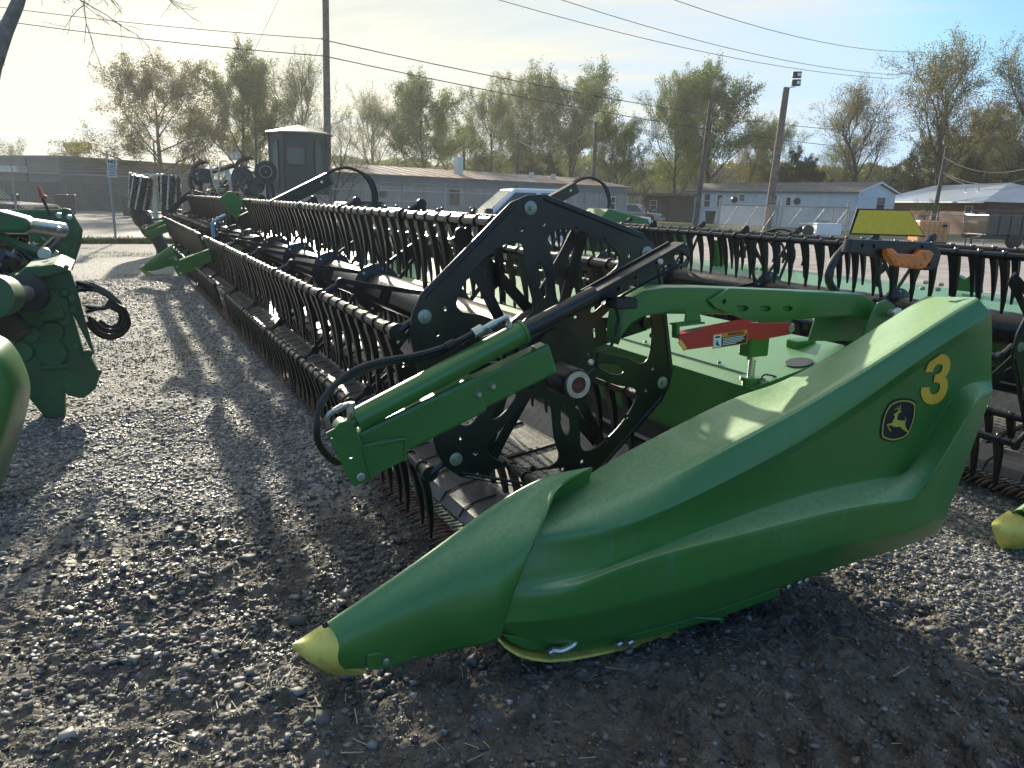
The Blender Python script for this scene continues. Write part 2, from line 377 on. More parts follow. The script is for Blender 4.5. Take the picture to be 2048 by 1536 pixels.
# rear return: close the back edge towards the inside
for i_, r in enumerate(allr):
    q = r[-1]; r.append(Vector((q.x+.006, q.y+(.035 if i_ > 3 else .006), q.z-.004))); r.append(Vector((q.x-.02, q.y+(.075 if i_ > 3 else .012), q.z-.02)))
def crease_surface(name, rws, m, parent, crease_rows, crease_cols, lv=2, thick=0):
    g = MB().grid(rws); o0 = wpos(parent)
    me = bpy.data.meshes.new(name); me.from_pydata([tuple(Vector(p)-o0) for p in g.v], [], g.f)
    M_ = len(rws[0])
    cr = me.attributes.new('crease_edge', 'FLOAT', 'EDGE'); vals = [0.0]*len(me.edges)
    for e in me.edges:
        a, b = sorted(e.vertices)
        if b == a+1 and a//M_ == b//M_ and a//M_ in crease_rows: vals[e.index] = crease_rows[a//M_]*(1 if M_ < 9 or a % M_ >= 2 or a//M_ in (2, 11, 12) else (.12 if a % M_ == 0 else .55))
        if b == a+M_ and a % M_ in crease_cols: vals[e.index] = crease_cols[a % M_]
    cr.data.foreach_set('value', vals)
    if M_ == 11:      # mitred corners of the pressed band
        cv = me.attributes.new('crease_vert', 'FLOAT', 'POINT')
        for r_ in (8, 9): cv.data[r_*11+5].value = .9
        for r_ in (3, 4, 12): cv.data[r_*11+8].value = .8
    ob = bpy.data.objects.new('t', me); col.objects.link(ob)
    s = ob.modifiers.new('s', 'SUBSURF'); s.levels = lv; s.render_levels = lv; s.boundary_smooth = 'PRESERVE_CORNERS'
    if thick:
        t = ob.modifiers.new('t', 'SOLIDIFY'); t.thickness = thick; t.offset = 0
    bpy.context.view_layer.update()
    m2 = bpy.data.meshes.new_from_object(ob.evaluated_get(bpy.context.evaluated_depsgraph_get()))
    bpy.data.objects.remove(ob); m2.name = name
    return link_mesh(name, m2, m, parent, 14 if M_ == 11 else 60, 0, True)
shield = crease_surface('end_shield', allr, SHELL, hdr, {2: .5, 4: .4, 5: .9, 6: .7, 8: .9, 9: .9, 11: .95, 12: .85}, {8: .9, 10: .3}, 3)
tag(shield, 'ridged green plastic end shield with a yellow numeral and a deer badge')
bvh = BVHTree.FromPolygons([tuple(v.co) for v in shield.data.vertices], [tuple(p.vertices) for p in shield.data.polygons])
def drape(name, loops_px, m, lift, parent, ydep=1.7, sub=1):
    """decal: outline in the shield's side plane, pressed on to its surface"""
    loops = []
    for lp in loops_px:
        q = [at(a, b, y=ydep) for a, b in lp]; loops.append([(p.x, p.z) for p in q])
    me = flat_shape(loops); o0 = wpos(parent); oh = wpos(hdr)
    import bmesh
    bm = bmesh.new(); bm.from_mesh(me)
    bmesh.ops.triangulate(bm, faces=bm.faces)
    for _ in range(sub): bmesh.ops.subdivide_edges(bm, edges=[e for e in bm.edges if e.calc_length() > .012], cuts=1); bmesh.ops.triangulate(bm, faces=bm.faces)
    for v in bm.verts:
        # follow the line of sight on to the pressed face so that the decal keeps its place on it
        p = Vector((v.co.x, ydep, v.co.y)); d = (p-CP).normalized()
        h = bvh.ray_cast(CP-oh, d, 6)
        if h[0] is not None:
            q = h[0]+oh; nn = h[1] if h[1].dot(d) < 0 else -h[1]
            v.co = q+nn*lift-o0
        else: v.co = p-o0
    bm.to_mesh(me); bm.free()
    return link_mesh(name, me, m, parent, 30, 0, False)
Z1 = lambda x, y: (1750+x*160/1229, 690+y*200/1536)
three = [(757,412),(800,290),(820,252),(980,142),(1010,130),(1060,138),(1110,172),(1138,225),(1143,300),(1130,370),(1100,435),(1060,482),(1090,520),(1105,580),(1102,660),(1070,750),(1020,830),(950,885),(860,910),(790,895),(740,860),(705,800),(690,740),(690,700),(700,648),(822,638),(822,680),(835,725),(865,750),(900,752),(945,725),(975,680),(985,640),(980,600),(960,575),(930,566),(885,568),(903,450),(950,440),(990,415),(1015,370),(1025,330),(1015,300),(985,284),(950,288),(915,310),(890,345),(876,404)]
dn = drape('numeral', [[Z1(*p) for p in three]], YEL2, .0045, shield)
def scl(lp, k, c): return [(c[0]+(x-c[0])*k, c[1]+(y-c[1])*k) for x, y in lp]
badge = [(430,838),(520,848),(570,870),(607,900),(606,960),(595,1080),(570,1180),(530,1290),(490,1370),(430,1415),(340,1445),(260,1460),(180,1445),(120,1420),(95,1395),(92,1340),(100,1230),(125,1100),(165,1000),(212,920),(270,878),(350,848)]
cB = (350, 1150)
drape('badge_edge', [[Z1(*p) for p in scl(badge, 1.09, cB)]], EMBK, .002, shield)
drape('badge_border', [[Z1(*p) for p in badge], [Z1(*p) for p in scl(badge, .93, cB)]], EMYL, .0045, shield)
deer = [(262,1065),(285,1045),(310,1035),(345,1000),(352,985),(335,978),(310,985),(275,1003),(300,978),(287,962),(310,972),(330,968),(322,930),(336,940),(345,968),(362,962),(372,908),(382,925),(376,965),(362,995),(392,1006),(385,1022),(355,1032),(343,1045),(330,1100),(326,1140),(360,1150),(435,1152),(455,1148),(438,1090),(455,1110),(466,1135),(460,1160),(448,1172),(450,1215),(455,1250),(475,1285),(500,1320),(503,1360),(488,1370),(470,1325),(430,1300),(395,1275),(370,1245),(320,1250),(280,1250),(250,1232),(205,1225),(190,1232),(200,1265),(230,1295),(236,1325),(205,1300),(180,1250),(168,1215),(180,1205),(245,1190),(262,1150),(285,1105),(296,1075),(275,1075)]
drape('badge_deer', [[Z1(*p) for p in deer]], EMYL, .0048, shield)

# ---- front nose of the divider
nrows = [
 [(656,1246),(752,1180),(870,1100),(985,1010),(1068,962),(1115,946),(1188,934)],
 [(660,1252),(760,1192),(882,1112),(1002,1026),(1080,985),(1118,958),(1150,952)],
 [(672,1268),(775,1216),(895,1142),(1012,1066),(1083,1016),(1112,986),(1104,978)],
 [(681,1284),(788,1246),(905,1190),(1012,1118),(1074,1062),(1090,1040),(1092,1025)],
 [(678,1300),(796,1278),(905,1232),(985,1178),(1046,1122),(1062,1098),(1068,1085)],
 [(673,1318),(800,1305),(903,1272),(965,1235),(1015,1198),(1022,1188),(1026,1178)],
 [(690,1337),(802,1329),(900,1297),(950,1293),(985,1285),(1000,1280),(1003,1262)],
]
noff = [.16, .13, .06, .01, .0, .005, .05]
def ynose(px): return 2.26 - .235*max(0, min(1, (px-656)/400))
nr = []
for ri, rp in enumerate(nrows):
    nr.append([at(a, b, y=ynose(rp[i][0] if False else nrows[3][i][0])+noff[ri]*(.35+.65*min(1, i/3))) for i, (a, b) in enumerate(rp)])
nin = [Vector((p.x+.01, p.y+.05, p.z-.03)) for p in nr[0]]; nin2 = [Vector((p.x, p.y+.06, max(.1, nr[-1][i].z+.02))) for i, p in enumerate(nr[0])]
nun = [Vector((p.x, p.y+.08, p.z+.01)) for p in nr[-1]]
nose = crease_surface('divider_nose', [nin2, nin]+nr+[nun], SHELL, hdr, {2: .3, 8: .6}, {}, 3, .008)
# yellow beak
tipc = at(584, 1291, y=2.36)
trows = []
for ri, ((a, b), o) in enumerate(zip([(655,1245),(668,1262),(684,1288),(674,1322),(686,1336),(733,1343)], [.11, .05, -.006, -.004, .02, .045])):
    trows.append(at(a, b, y=ynose(670)+o))
mid = [at(a, b, y=2.30+o) for (a, b), o in zip([(628,1262),(636,1272),(644,1296),(636,1322),(650,1338),(700,1350)], [.08, .05, .0, .0, .02, .04])]
fr_ = [at(a, b, y=2.335+o) for (a, b), o in zip([(604,1279),(608,1284),(610,1296),(606,1312),(622,1326),(665,1347)], [.05, .03, .0, .0, .02, .035])]
tp = [tipc, tipc, tipc+Vector((.002, -.003, -.003)), tipc+Vector((.003, 0, -.006)), at(600,1306,y=2.36), at(640,1335,y=2.365)]
back = [Vector((p.x, p.y+.1, p.z-.01)) for p in trows]
ybeak = crease_surface('nose_tip', [list(r) for r in zip(*[tp, fr_, mid, trows])][0:0] or [tp, fr_, mid, trows], YEL, hdr, {}, {0: .5, 5: .4}, 2, .01)
bt = MB().lathe(at(650, 1250, y=2.24), (-.2, -.8, .5), [(-.01, .010), (.004, .010), (.008, .006)], 10); bt.build('nose_bolt', BLACK, hdr)
# bottom lip with bolts under the nose
lip = MB(); lp = [at(a, b, y=2.2) for a, b in [(735,1310),(900,1285),(1000,1268),(990,1285),(850,1312),(770,1338),(737,1342)]]
lip.pprism(lp, (0, .03, 0)); lip.build('nose_flange', GREEN, hdr, bevel=.004)
for a, b in [(771,1320),(828,1306)]:
    MB().lathe(at(a, b, y=2.195), (0, -1, 0), [(0, .012), (.012, .012), (.014, .007)], 8).build('nose_bolt', ZINC, hdr)
# skid shoe
sk = [(996,1274),(1010,1290),(1035,1306),(1065,1315),(1100,1319),(1140,1316),(1200,1305),(1280,1288),(1365,1268)]
s0 = [at(a, b, y=2.07+.0*i) for i, (a, b) in enumerate(sk)]
skd = MB()
skd.grid([[p for p in s0], [Vector((p.x, p.y, p.z-.012)) for p in s0], [Vector((p.x, p.y+.26, p.z-.012)) for p in s0], [Vector((p.x, p.y+.26, p.z)) for p in s0], [p+Vector((0, .0005, .0005)) for p in s0]])
skd.build('skid_shoe', YEL, hdr, 40)
bk = MB(); bk.pprism([at(a, b, y=2.09) for a, b in [(1002,1268),(1100,1285),(1260,1270),(1400,1232),(1560,1175),(1560,1192),(1420,1243),(1310,1272),(1180,1300),(1100,1304),(1050,1298),(1020,1284)]], (0, .2, 0)); bk.build('shoe_bracket', GREEN, hdr, bevel=.004)
cl = MB(); cl.tube(crv([at(1103,1300,y=2.06), at(1125,1300,y=2.05), at(1150,1284,y=2.05), at(1132,1268,y=2.06)]), .012, 8); cl.build('shackle', ZINC, hdr)
for a, b in [(1100,1303),(1258,1284),(1236,1287)]:
    MB().lathe(at(a, b, y=2.06), (0, -1, 0), [(0, .014), (.014, .014), (.018, .008)], 8).build('shoe_bolt', ZINC, hdr)
hk = MB(); hk.tube([at(1360,1232,y=2.08), at(1400,1236,y=2.05), at(1440,1238,y=2.03)], .006, 6); hk.lathe(at(1440,1238,y=2.04), (0,-1,0), [(0,.011),(.012,.011)], 10); hk.build('latch_handle', GREEN, hdr)
for a, b in [(1588,1160),(1566,1168),(1602,1155)]:
    MB().lathe(at(a, b, y=1.98), (0, -1, 0), [(0, .012), (.03, .012), (.034, .007)], 8).build('shield_bolt', ZINC, hdr)

# ---- frame: side sheet, rear wall, deck, gutter, cutter bar
fm = MB()
fm.prism([(1.30,.05),(2.5,.08),(2.5,.80),(2.40,.84),(2.2,.5),(1.6,.2),(1.36,.10)], 2.34, 2.37)
fm.prism([(1.30,.05),(2.5,.08),(2.5,.80),(2.40,.84),(2.2,.5),(1.6,.2),(1.36,.10)], 2*YM-2.37, 2*YM-2.34)
fm.build('end_sheet', BLACK, hdr, 0)
MB().box(2.40, 2.42, 2.37, 16.6, .53, .84).build('rear_wall', GREEN, hdr, 0)
dk = MB(); dk.prism([(2.40,.842),(2.49,.870),(2.49,.866),(3.02,.985),(3.05,.93),(3.03,.92),(3.0,.965),(2.49,.845),(2.42,.82)], 2.40, 16.6); dk.build('top_deck', DECKG, hdr, 30)
MB().box(2.484, 2.492, 2.42, 16.58, .8725, .8765).build('deck_seam', BLACK, hdr, 0)
bs_ = MB()
for k in range(24):
    yy = 2.75+k*.58
    bs_.lathe((2.52, yy, .878), (-.2, 0, 1), [(0, .010), (.008, .009), (.011, .004)], 8)
bs_.build('deck_rivets', GREEN, hdr)
hl = MB(); hp_ = at(1598, 722, z=.93); hl.lathe((hp_.x, hp_.y, .870+(hp_.x-2.49)*.217+.002), (-.212, 0, .977), [(0, .062), (.002, .061)], 20); hl.build('deck_opening', BLACK, hdr)
lt = MB(); lt.box(2.86, 2.98, 2.60, 2.68, .95, .99); lt.build('deck_latch', GREEN, hdr, 0, .008)
gt = MB(); gt.box(2.30, 2.40, 2.37, 16.6, .36, .40); gt.box(2.37, 2.40, 2.37, 16.6, .40, .53); gt.build('rear_channel', BLACK, hdr, 0)
MB().box(2.335, 2.362, 2.38, 16.6, .436, .444).build('channel_strip', ZINC, hdr, 0)
MB().prism([(2.20,.265),(2.30,.385),(2.302,.383),(2.205,.26)], 2.38, 16.6).build('belt_guard_panel', TROUGH, hdr, 0)
# belt runs in two halves with cleats
for a, b in ((2.40, 9.0), (10.0, 16.55)):
    MB().prism([(1.60,.170),(2.20,.262),(2.20,.257),(1.60,.165)], a, b).build('draper_belt', BELT, hdr, 0)
MB().prism([(1.60,.18),(2.20,.275),(2.20,.255),(1.60,.16)], 9.02, 9.98).build('centre_belt', BELT, hdr, 0)
k = 0; yy = 2.72
while yy < 16.4:
    if not (8.9 < yy < 10.05):
        c = MB(); c.prism([(1.63,.176),(1.65,.193),(2.17,.273),(2.19,.262),(1.63,.174)], yy-.016, yy+.016); c.build('belt_cleat', RUBBER, hdr, 0)
    yy += .455
MB().prism([(1.395,.085),(1.43,.135),(1.50,.160),(1.60,.176),(1.63,.182),(1.63,.178),(1.60,.170),(1.50,.154),(1.436,.130),(1.402,.083)], 2.40, 16.55).build('belt_apron', GREYS, hdr, 0)
apr = col.objects[-1]; rb = MB(); yy = 2.55
while yy < 16.5:
    rb.prism([(1.400,.092),(1.430,.137),(1.50,.163),(1.60,.179),(1.60,.183),(1.498,.167),(1.424,.141),(1.394,.094)], yy-.004, yy+.004); yy += .23
merge_into(apr, rb, RUBBER)
cb = MB(); cb.box(1.335, 1.40, 2.38, 16.55, .045, .075)
rr_ = random.Random(5)
for i in range(180*2):
    y = 2.42+i*.0391; cb.box(1.33, 1.375+rr_.random()*.02, y, y+.017, .074, .083+rr_.random()*.006)
cb.build('cutter_bar', CUTB, hdr, 0)
def guard(y, mb):
    for dy in (-.017, .017):
        mb.tube([(1.345, y+dy, .060), (1.28, y+dy, .066), (1.235, y+dy*.9, .064), (1.19, y+dy*.8, .054)], [.0125, .014, .0105, .002], 6, rz=None)
    mb.tube([(1.345, y, .072), (1.30, y, .080), (1.262, y, .076)], [.010, .008, .003], 5)
for i in range(80):
    m_ = MB(); guard(2.44+i*.0782, m_); m_.build('knife_guard', GUARD, hdr, 50)
m_ = MB()
for i in range(80, 180): guard(2.44+i*.0782, m_)
tag(m_.build('knife_guards', GUARD, hdr, 50), kind='stuff')

# ---- reel
def pol(c, r, a): return (c[0]+r*math.cos(R(a)), c[1]+r*math.sin(R(a)))
PC = (1.58, 1.0)
def circ(c, r, n=10): return [pol(c, r, 360*i/n) for i in range(n)]
def rhole(a, r0, r1, w0, w1):
    """rounded triangular hole centred on angle a"""
    ca, sa = math.cos(R(a)), math.sin(R(a)); P = []
    for rr, ww in ((r0, -w0*.3), (r0+.015, -w0), ((r0+r1)/2, -(w0+w1)/2*1.04), (r1-.06, -w1), (r1-.01, -w1*.75), (r1+.012, 0), (r1-.01, w1*.75), (r1-.06, w1), ((r0+r1)/2, (w0+w1)/2*1.04), (r0+.015, w0), (r0, w0*.3)):
        P.append((PC[0]+rr*ca-ww*sa, PC[1]+rr*sa+ww*ca))
    return smooth_loop(P, 4)
A6 = [43, 103, 163, 223, 283, 343]
hexo = []
for a in A6:
    for d in (-7, 0, 7): hexo.append(pol(PC, .640 if d == 0 else .632, a+d))
holes = []
for a in A6:
    holes.append(rhole(a+30, .20, .485, .06, .178))
    holes.append(rhole(a, .235, .36, .012, .022))
    for rr, dd in ((.52, 5.5), (.52, -5.5), (.50, 22), (.50, -22), (.17, 12)): holes.append(circ(pol(PC, rr, a+dd), .0085, 8))
for side, yy in ((0, 2.70), (1, 16.3)):
    pl = plate('reel_end_plate', hexo, holes, yy, .012, BLACK, hdr)
    for a in A6:
        c = pol(PC, .59, a); mm = MB(); mm.lathe((c[0], yy-.005, c[1]), (0, -1, 0), [(0, .027), (.007, .027), (.009, .024), (.0092, .009), (.02, .009), (.021, .004)], 16); mm.build('pivot_washer', WASH, pl)
    rbm = MB()
    for a in A6:   # folded edge bead along each side of the plate
        p = pol(PC, .615, a+6); q = pol(PC, .615, a+54); rbm.tube([(p[0], yy-.006, p[1]), (q[0], yy-.006, q[1])], .006, 6)
    rbm.build('edge_bead', BLACK, pl)
# reel tube in two halves
for a, b in ((2.66, 9.2), (9.8, 16.35)):
    MB().cyl((PC[0], a, PC[1]), (PC[0], b, PC[1]), .105, n=24).build('reel_tube', BATM, hdr)
# inner spiders
def spider(y, rot=0, wd=.013):
    mb = MB()
    for ai, a in enumerate(A6):
        a = a+rot; ca, sa = math.cos(R(a)), math.sin(R(a)); nx, nz = -sa, ca
        for s in (-1, 1):
            P0 = Vector((PC[0]+.10*ca+nx*s*.075, y, PC[1]+.10*sa+nz*s*.075)); P1 = Vector((PC[0]+.42*ca+nx*s*.028, y, PC[1]+.42*sa+nz*s*.028)); P2 = Vector((PC[0]+.59*ca+nx*s*.012, y, PC[1]+.59*sa+nz*s*.012))
            W = Vector((nx, 0, nz))*wd
            oy = Vector((0, s*.0012+(ai % 2)*.0031, 0)); mb.pprism([q_+oy for q_ in (P0-W, P0+W, P1+W, P2+W, P2-W, P1-W)], (0, .008, 0))
        c = Vector((PC[0]+.34*ca, y+.0049, PC[1]+.34*sa)); T_ = Vector((ca, 0, sa))*.03; W = Vector((nx, 0, nz))*.05
        mb.pprism([c-T_-W, c-T_+W, c+T_+W*.8, c+T_-W*.8], (0, .0012, 0))
        mb.lathe((PC[0]+.585*ca, y-.004, PC[1]+.585*sa), (0, -1, 0), [(0, .028), (.012, .028)], 12)
    mb.lathe((PC[0], y-.03, PC[1]), (0, 1, 0), [(0, .13), (.012, .165), (.03, .165), (.045, .13)], 24)
    o = mb.build('reel_spider', BLACK, hdr, 40)
    sm = MB()
    for a in A6: sm.lathe((PC[0]+.14*math.cos(R(a+30)), y-.022, PC[1]+.14*math.sin(R(a+30))), (0, -1, 0), [(0, .010), (.009, .010), (.011, .005)], 8)
    sm.build('hub_bolts', ZINC, o)
spider(2.86, 24, .024)
for y in (3.9, 5.1, 6.3, 7.5, 8.7, 10.4, 11.7, 13.0, 14.3, 15.4): spider(y)
# bats, cranks and tines
tr_ = random.Random(12)
def tine(mb, x, y, z, ph=0):
    L = [(0, .0), (.008, -.03), (.028, -.09), (.044, -.16), (.057, -.24), (.062, -.315)]
    j1, j2 = tr_.gauss(0, .006), tr_.gauss(0, .007); L = [(a+j1*i*i/25, b) for i, (a, b) in enumerate(L)]
    W = [.018, .022, .020, .017, .012, .006]; Wy = [.024, .023, .019, .015, .011, .006]
    vs = []
    for (dx, dz), a, b in zip(L, W, Wy):
        for sx, sy in ((-1, -1), (1, -1), (1, 1), (-1, 1)): vs.append((x+dx+sx*a*.7, y+sy*b+j2*(dz/.3)**2, z+dz))
    fs = [(i*4+k, i*4+(k+1) % 4, i*4+4+(k+1) % 4, i*4+4+k) for i in range(5) for k in range(4)]+[(20, 21, 22, 23), (3, 2, 1, 0)]
    mb.add(vs, fs)
    mb.ring((x, y-.012, z+.012), (0, 1, .02), .0275, .019, .016, 10)
    mb.lathe((x+.012, y+.02, z+.032), (.4, 0, 1), [(0, .006), (.008, .005)], 5)
shared = {}
order = {103: 34, 163: 34, 223: 20, 43: 6, 343: 3, 283: 3}
for hi, (ya, yb, rot) in enumerate(((2.76, 9.25, 0), (9.75, 16.25, 0))):
    for a in A6:
        cx, cz = pol(HC, .59, a+rot)
        b = MB().cyl((cx, ya, cz), (cx, yb, cz), .0215, n=10)
        y = ya+.07; i = 0; stuff = MB()
        bat = b.build('reel_bat', BATM, hdr)
        while y < yb-.03:
            if hi == 0 and i < order[a]:
                if 't' not in shared:
                    t = MB(); tine(t, cx, y, cz-.012); to = t.build('reel_tine', TINE, bat, 40); shared['t'] = (to, Vector((cx, y, cz)))
                else:
                    src, p0 = shared['t']; to = src.copy(); col.objects.link(to); to.parent = bat; pv_ = p0-hdr.location; to.matrix_local = Matrix.Translation(Vector((cx, y, cz))-p0) @ Matrix.Translation(pv_) @ Matrix.Rotation(tr_.gauss(0, .022), 4, 'X') @ Matrix.Rotation(tr_.gauss(0, .03), 4, 'Y') @ Matrix.Translation(-pv_)
            else: tine(stuff, cx, y, cz-.012)
            y += .142; i += 1
        if stuff.v: tag(stuff.build('reel_tines', TINE, bat, 40), kind='stuff')
        for yy in ((2.735, 3.9, 5.1, 6.3, 7.5, 8.7) if hi == 0 else (10.4, 11.7, 13.0, 14.3, 15.4, 16.27)):
            k_ = MB(); px_, pz_ = pol(PC, .585, a)
            k_.tube([(px_, yy, pz_), (cx, yy, cz)], .017, 8); k_.lathe((cx, yy-.012, cz), (0, 1, 0), [(0, .033), (.024, .033)], 12)
            k_.build('bat_crank', BLACK, bat, 40)
            if yy == 2.735: MB().lathe((cx, yy-.012, cz), (0, -1, 0), [(0, .017), (.003, .016)], 12).build('crank_cap', INK, bat)

# ---- reel lift arms (near end; copies mirrored to the far end; a third at the split)
def A(px, py): q = at(px, py, y=2.40); return (q.x, q.z)
def Apoly(pts): return [A(*p) for p in pts]
def slide(y, tag_='near'):
    out = []
    o = plate('slide_channel', Apoly([(1367,488),(1374,490),(1379,516),(1371,527),(1300,562),(1250,590),(1232,605),(1238,640),(1224,692),(1196,705),(1192,735),(1170,752),(1176,785),(1120,790),(1094,776),(1084,742),(1076,700),(1044,688),(1050,676),(1140,628),(1175,596)]),
              [circ(A(1317,524), .008), circ(A(1353,503), .006), circ(A(1275,556), .006), circ(A(1240,578), .005)], y, .02, BLACK, hdr)
    f = MB(); r0, r1 = A(1366,486), A(1180,590); d = Vector((r1[0]-r0[0], 0, r1[1]-r0[1])).normalized(); n = Vector((-d.z, 0, d.x)); n = n if n.z > 0 else -n
    f.obox(Vector((r0[0], y, r0[1])), d, Vector((0, 1, 0)), n, (0, .47), (-.01, .055), (-.004, .003))
    f.obox(Vector((r0[0], y, r0[1])), d, Vector((0, 1, 0)), n, (.02, .45), (.055, .065), (-.07, .012))
    r0, r1 = A(1180,602), A(1042,686); d = Vector((r1[0]-r0[0], 0, r1[1]-r0[1])).normalized(); n = Vector((-d.z, 0, d.x)); n = n if n.z > 0 else -n
    f.obox(Vector((r0[0], y, r0[1])), d, Vector((0, 1, 0)), n, (0, (Vector(A(1180,602))-Vector(r1)).length), (-.008, .03), (-.005, .003))
    out.append(o); out.append(f.build('channel_flange', BLACK, o, 0))
    h = MB(); c = A(1145,765); h.lathe((c[0], y-.0, c[1]), (0, -1, 0), [(-.1, .06), (.02, .06), (.03, .055)], 24); out.append(h.build('hub', BLACK, o))
    h = MB().ring((c[0], y-.045, c[1]), (0, 1, 0), .050, .031, .02, 28); out.append(h.build('hub_ring', ZINC, o))
    h = MB().lathe((c[0], y-.028, c[1]), (0, -1, 0), [(0, .031), (.006, .03)], 20); out.append(h.build('hub_plug', RUST, o))
    for a, b, rr in ((1316,523,.013), (1178,723,.012)):
        c = A(a, b); out.append(MB().lathe((c[0], y-.01, c[1]), (0, -1, 0), [(0, rr), (.006, rr), (.010, rr*.6)], 12).build('channel_bolt', ZINC, o))
    bm_ = MB(); c = A(1240,606); bm_.box(c[0]-.05, c[0]+.05, y-.05, y+.03, c[1]-.018, c[1]+.022); out.append(bm_.build('stop_block', BLACK, o, 0, .008))
    return o
def extension(y):
    outs = []
    e = MB(); a, b = Vector((A(722,892)[0], y, A(722,892)[1])), Vector((A(1085,716)[0], y, A(1085,716)[1])); d = (b-a).normalized(); n = Vector((-d.z, 0, d.x)); L = (b-a).length
    e.obox(a, d, Vector((0, 1, 0)), n, (.0, L*.62), (-.04, .05), (-.078, .062)); o = e.build('arm_extension', GREEN, hdr, 0, .014)
    outs.append(o)
    e = MB(); e.obox(a, d, Vector((0, 1, 0)), n, (L*.56, L+.03), (-.032, .042), (-.068, .050)); outs.append(e.build('inner_tube', GREEN, o, 0, .012))
    e = MB(); e.tube([a+d*(.05), a+d*.10, a+d*.13], [.02, .03, .0], 8); 
    fp = plate('front_plate', Apoly([(645,858),(690,834),(702,842),(716,882),(760,870),(792,868),(802,890),(800,912),(745,940),(735,950),(700,964),(690,950),(672,910)]), [circ(A(656,866), .005), [A(690,903), A(695,901), A(697,907), A(692,909)]], y-.045, .012, GREEN, hdr)
    outs.append(fp)
    for px_, py_ in ((687,855),(713,944)):
        c = A(px_, py_); MB().lathe((c[0], y-.05, c[1]), (0, -1, 0), [(0, .0145), (.005, .0145), (.008, .011)], 14).build('plate_pin', ZINC, fp)
    for px_, py_ in ((947,783),(975,767)):
        c = A(px_, py_); MB().lathe((c[0], y-.032, c[1]), (0, -1, 0), [(0, .015), (.008, .013), (.014, .009), (.020, .008)], 12).build('arm_bolt', ZINC, o)
    return outs
def V(px, py, y): q = at(px, py, y=2.40); return Vector((q.x, y, q.z))
def cylinder(y):
    c = MB().cyl(V(1034,662,y), V(706,836,y), .0395, n=20); o = c.build('slide_cylinder', GREEN, hdr)
    MB().cyl(V(1034,662,y), V(1040,659,y), .043, n=20).build('gland', GREEN, o)
    MB().cyl(V(1040,659,y), V(1180,586,y), .030, n=16).build('cylinder_rod', BLACK, o)
    q = MB().cyl(V(706,836,y), V(668,858,y), .022, n=14); q.lathe(V(680,850,y+.02), (0,-1,0), [(0,.03),(.05,.03)], 16); q.build('cylinder_eye', GREEN, o)
    f = MB(); f.tube(crv([V(692,836,y-.01), V(690,812,y-.02), V(686,800,y-.03), V(668,808,y-.03), V(650,818,y-.03), V(646,832,y-.02), V(652,848,y-.01)], 4), .0085, 8)
    f.lathe(V(692,806,y-.025), (0,0,1), [(-.016,.013),(.016,.013)], 6); f.lathe(V(668,808,y-.03), (1,0,.5), [(-.014,.012),(.016,.012)], 6); f.build('hose_fitting', ZINC, o)
    f = MB(); f.tube([V(1012,668,y), V(1010,645,y)], .012, 10); f.tube(crv([V(1010,645,y), V(1006,634,y), V(996,636,y), V(958,655,y)], 3), .009, 8); f.lathe(V(975,647,y), (1,0,.5), [(-.02,.0125),(.02,.0125)], 8); f.build('hose_fitting', ZINC, o)
    h = MB().tube(crv([V(958,655,y), V(900,690,y+.03), V(840,712,y+.05), V(760,728,y+.06), V(700,748,y+.04), V(650,790,y+.02), V(632,830,y), V(630,870,y), V(645,900,y+.02), V(672,925,y+.04), V(705,925,y+.05)], 6), .0115, 8); h.build('hydraulic_hose', HOSE, o)
    h = MB().tube(crv([V(955,660,y+.02), V(880,712,y+.06), V(800,728,y+.08), V(720,748,y+.05), V(668,775,y+.04), V(640,815,y+.03)], 6), .011, 8); h.build('hydraulic_hose', HOSE, o)
    return o
near = [slide(2.40)]+extension(2.40)+[cylinder(2.37)]
for p_ in (extension(YM), ): pass
tub = MB(); a_, b_ = Vector((1.30, YM, 1.30)), Vector((2.36, YM, 1.84)); d_ = (b_-a_).normalized(); n_ = Vector((-d_.z, 0, d_.x))
tub.obox(a_, d_, Vector((0, 1, 0)), n_, (0, (b_-a_).length), (-.06, .06), (-.12, .03)); ca = tub.build('centre_slide_arm', BLACK, hdr, 0, .012)
MB().cyl(b_-d_*.1+Vector((0, -.062, -.04)), b_-d_*.1+Vector((0, -.07, -.04)), .016, n=10).build('arm_pin', ZINC, ca)
for dy, dr in ((-.03, 0), (.0, .03), (.035, .07)):
    pts = [b_+Vector((-.05, dy, -.02)), b_+Vector((.08, dy, .06)), b_+Vector((.26, dy, .09)), b_+Vector((.44+dr, dy, .0)), b_+Vector((.54+dr, dy, -.20)), b_+Vector((.50+dr, dy, -.42)), b_+Vector((.34+dr, dy, -.62)), b_+Vector((.2, dy, -.8))]
    MB().tube(crv(pts, 6), .017, 8).build('centre_hose', HOSE, ca)
cs = MB(); cs.pprism([at(a, b, y=YM-.12) for a, b in [(438,398),(455,383),(464,383),(492,402),(484,412),(474,440),(468,432)]], (0, .02, 0)); cs.build('centre_plate', GREEN, hdr, 0)
cc_ = MB(); cc_.pprism([(2.20, YM-.9, 1.40), (2.34, YM-.9, 1.54), (2.95, YM-.9, 1.42), (3.2, YM-.9, 1.0), (2.2, YM-.9, 1.0)], (0, .5, 0)); cc_.build('centre_frame_cover', GREEN, hdr, 0, .02)
cyh = MB()
for dy in (0, .09):
    cyh.tube(crv([(1.16, YM-.25+dy, 1.36), (1.05, YM-.25+dy, 1.30), (1.02, YM-.25+dy, 1.22), (1.06, YM-.25+dy, .82), (1.14, YM-.25+dy, .75), (1.26, YM-.25+dy, .74)], 5), .016, 6)
cyh.build('centre_pipe', CYAN, hdr)
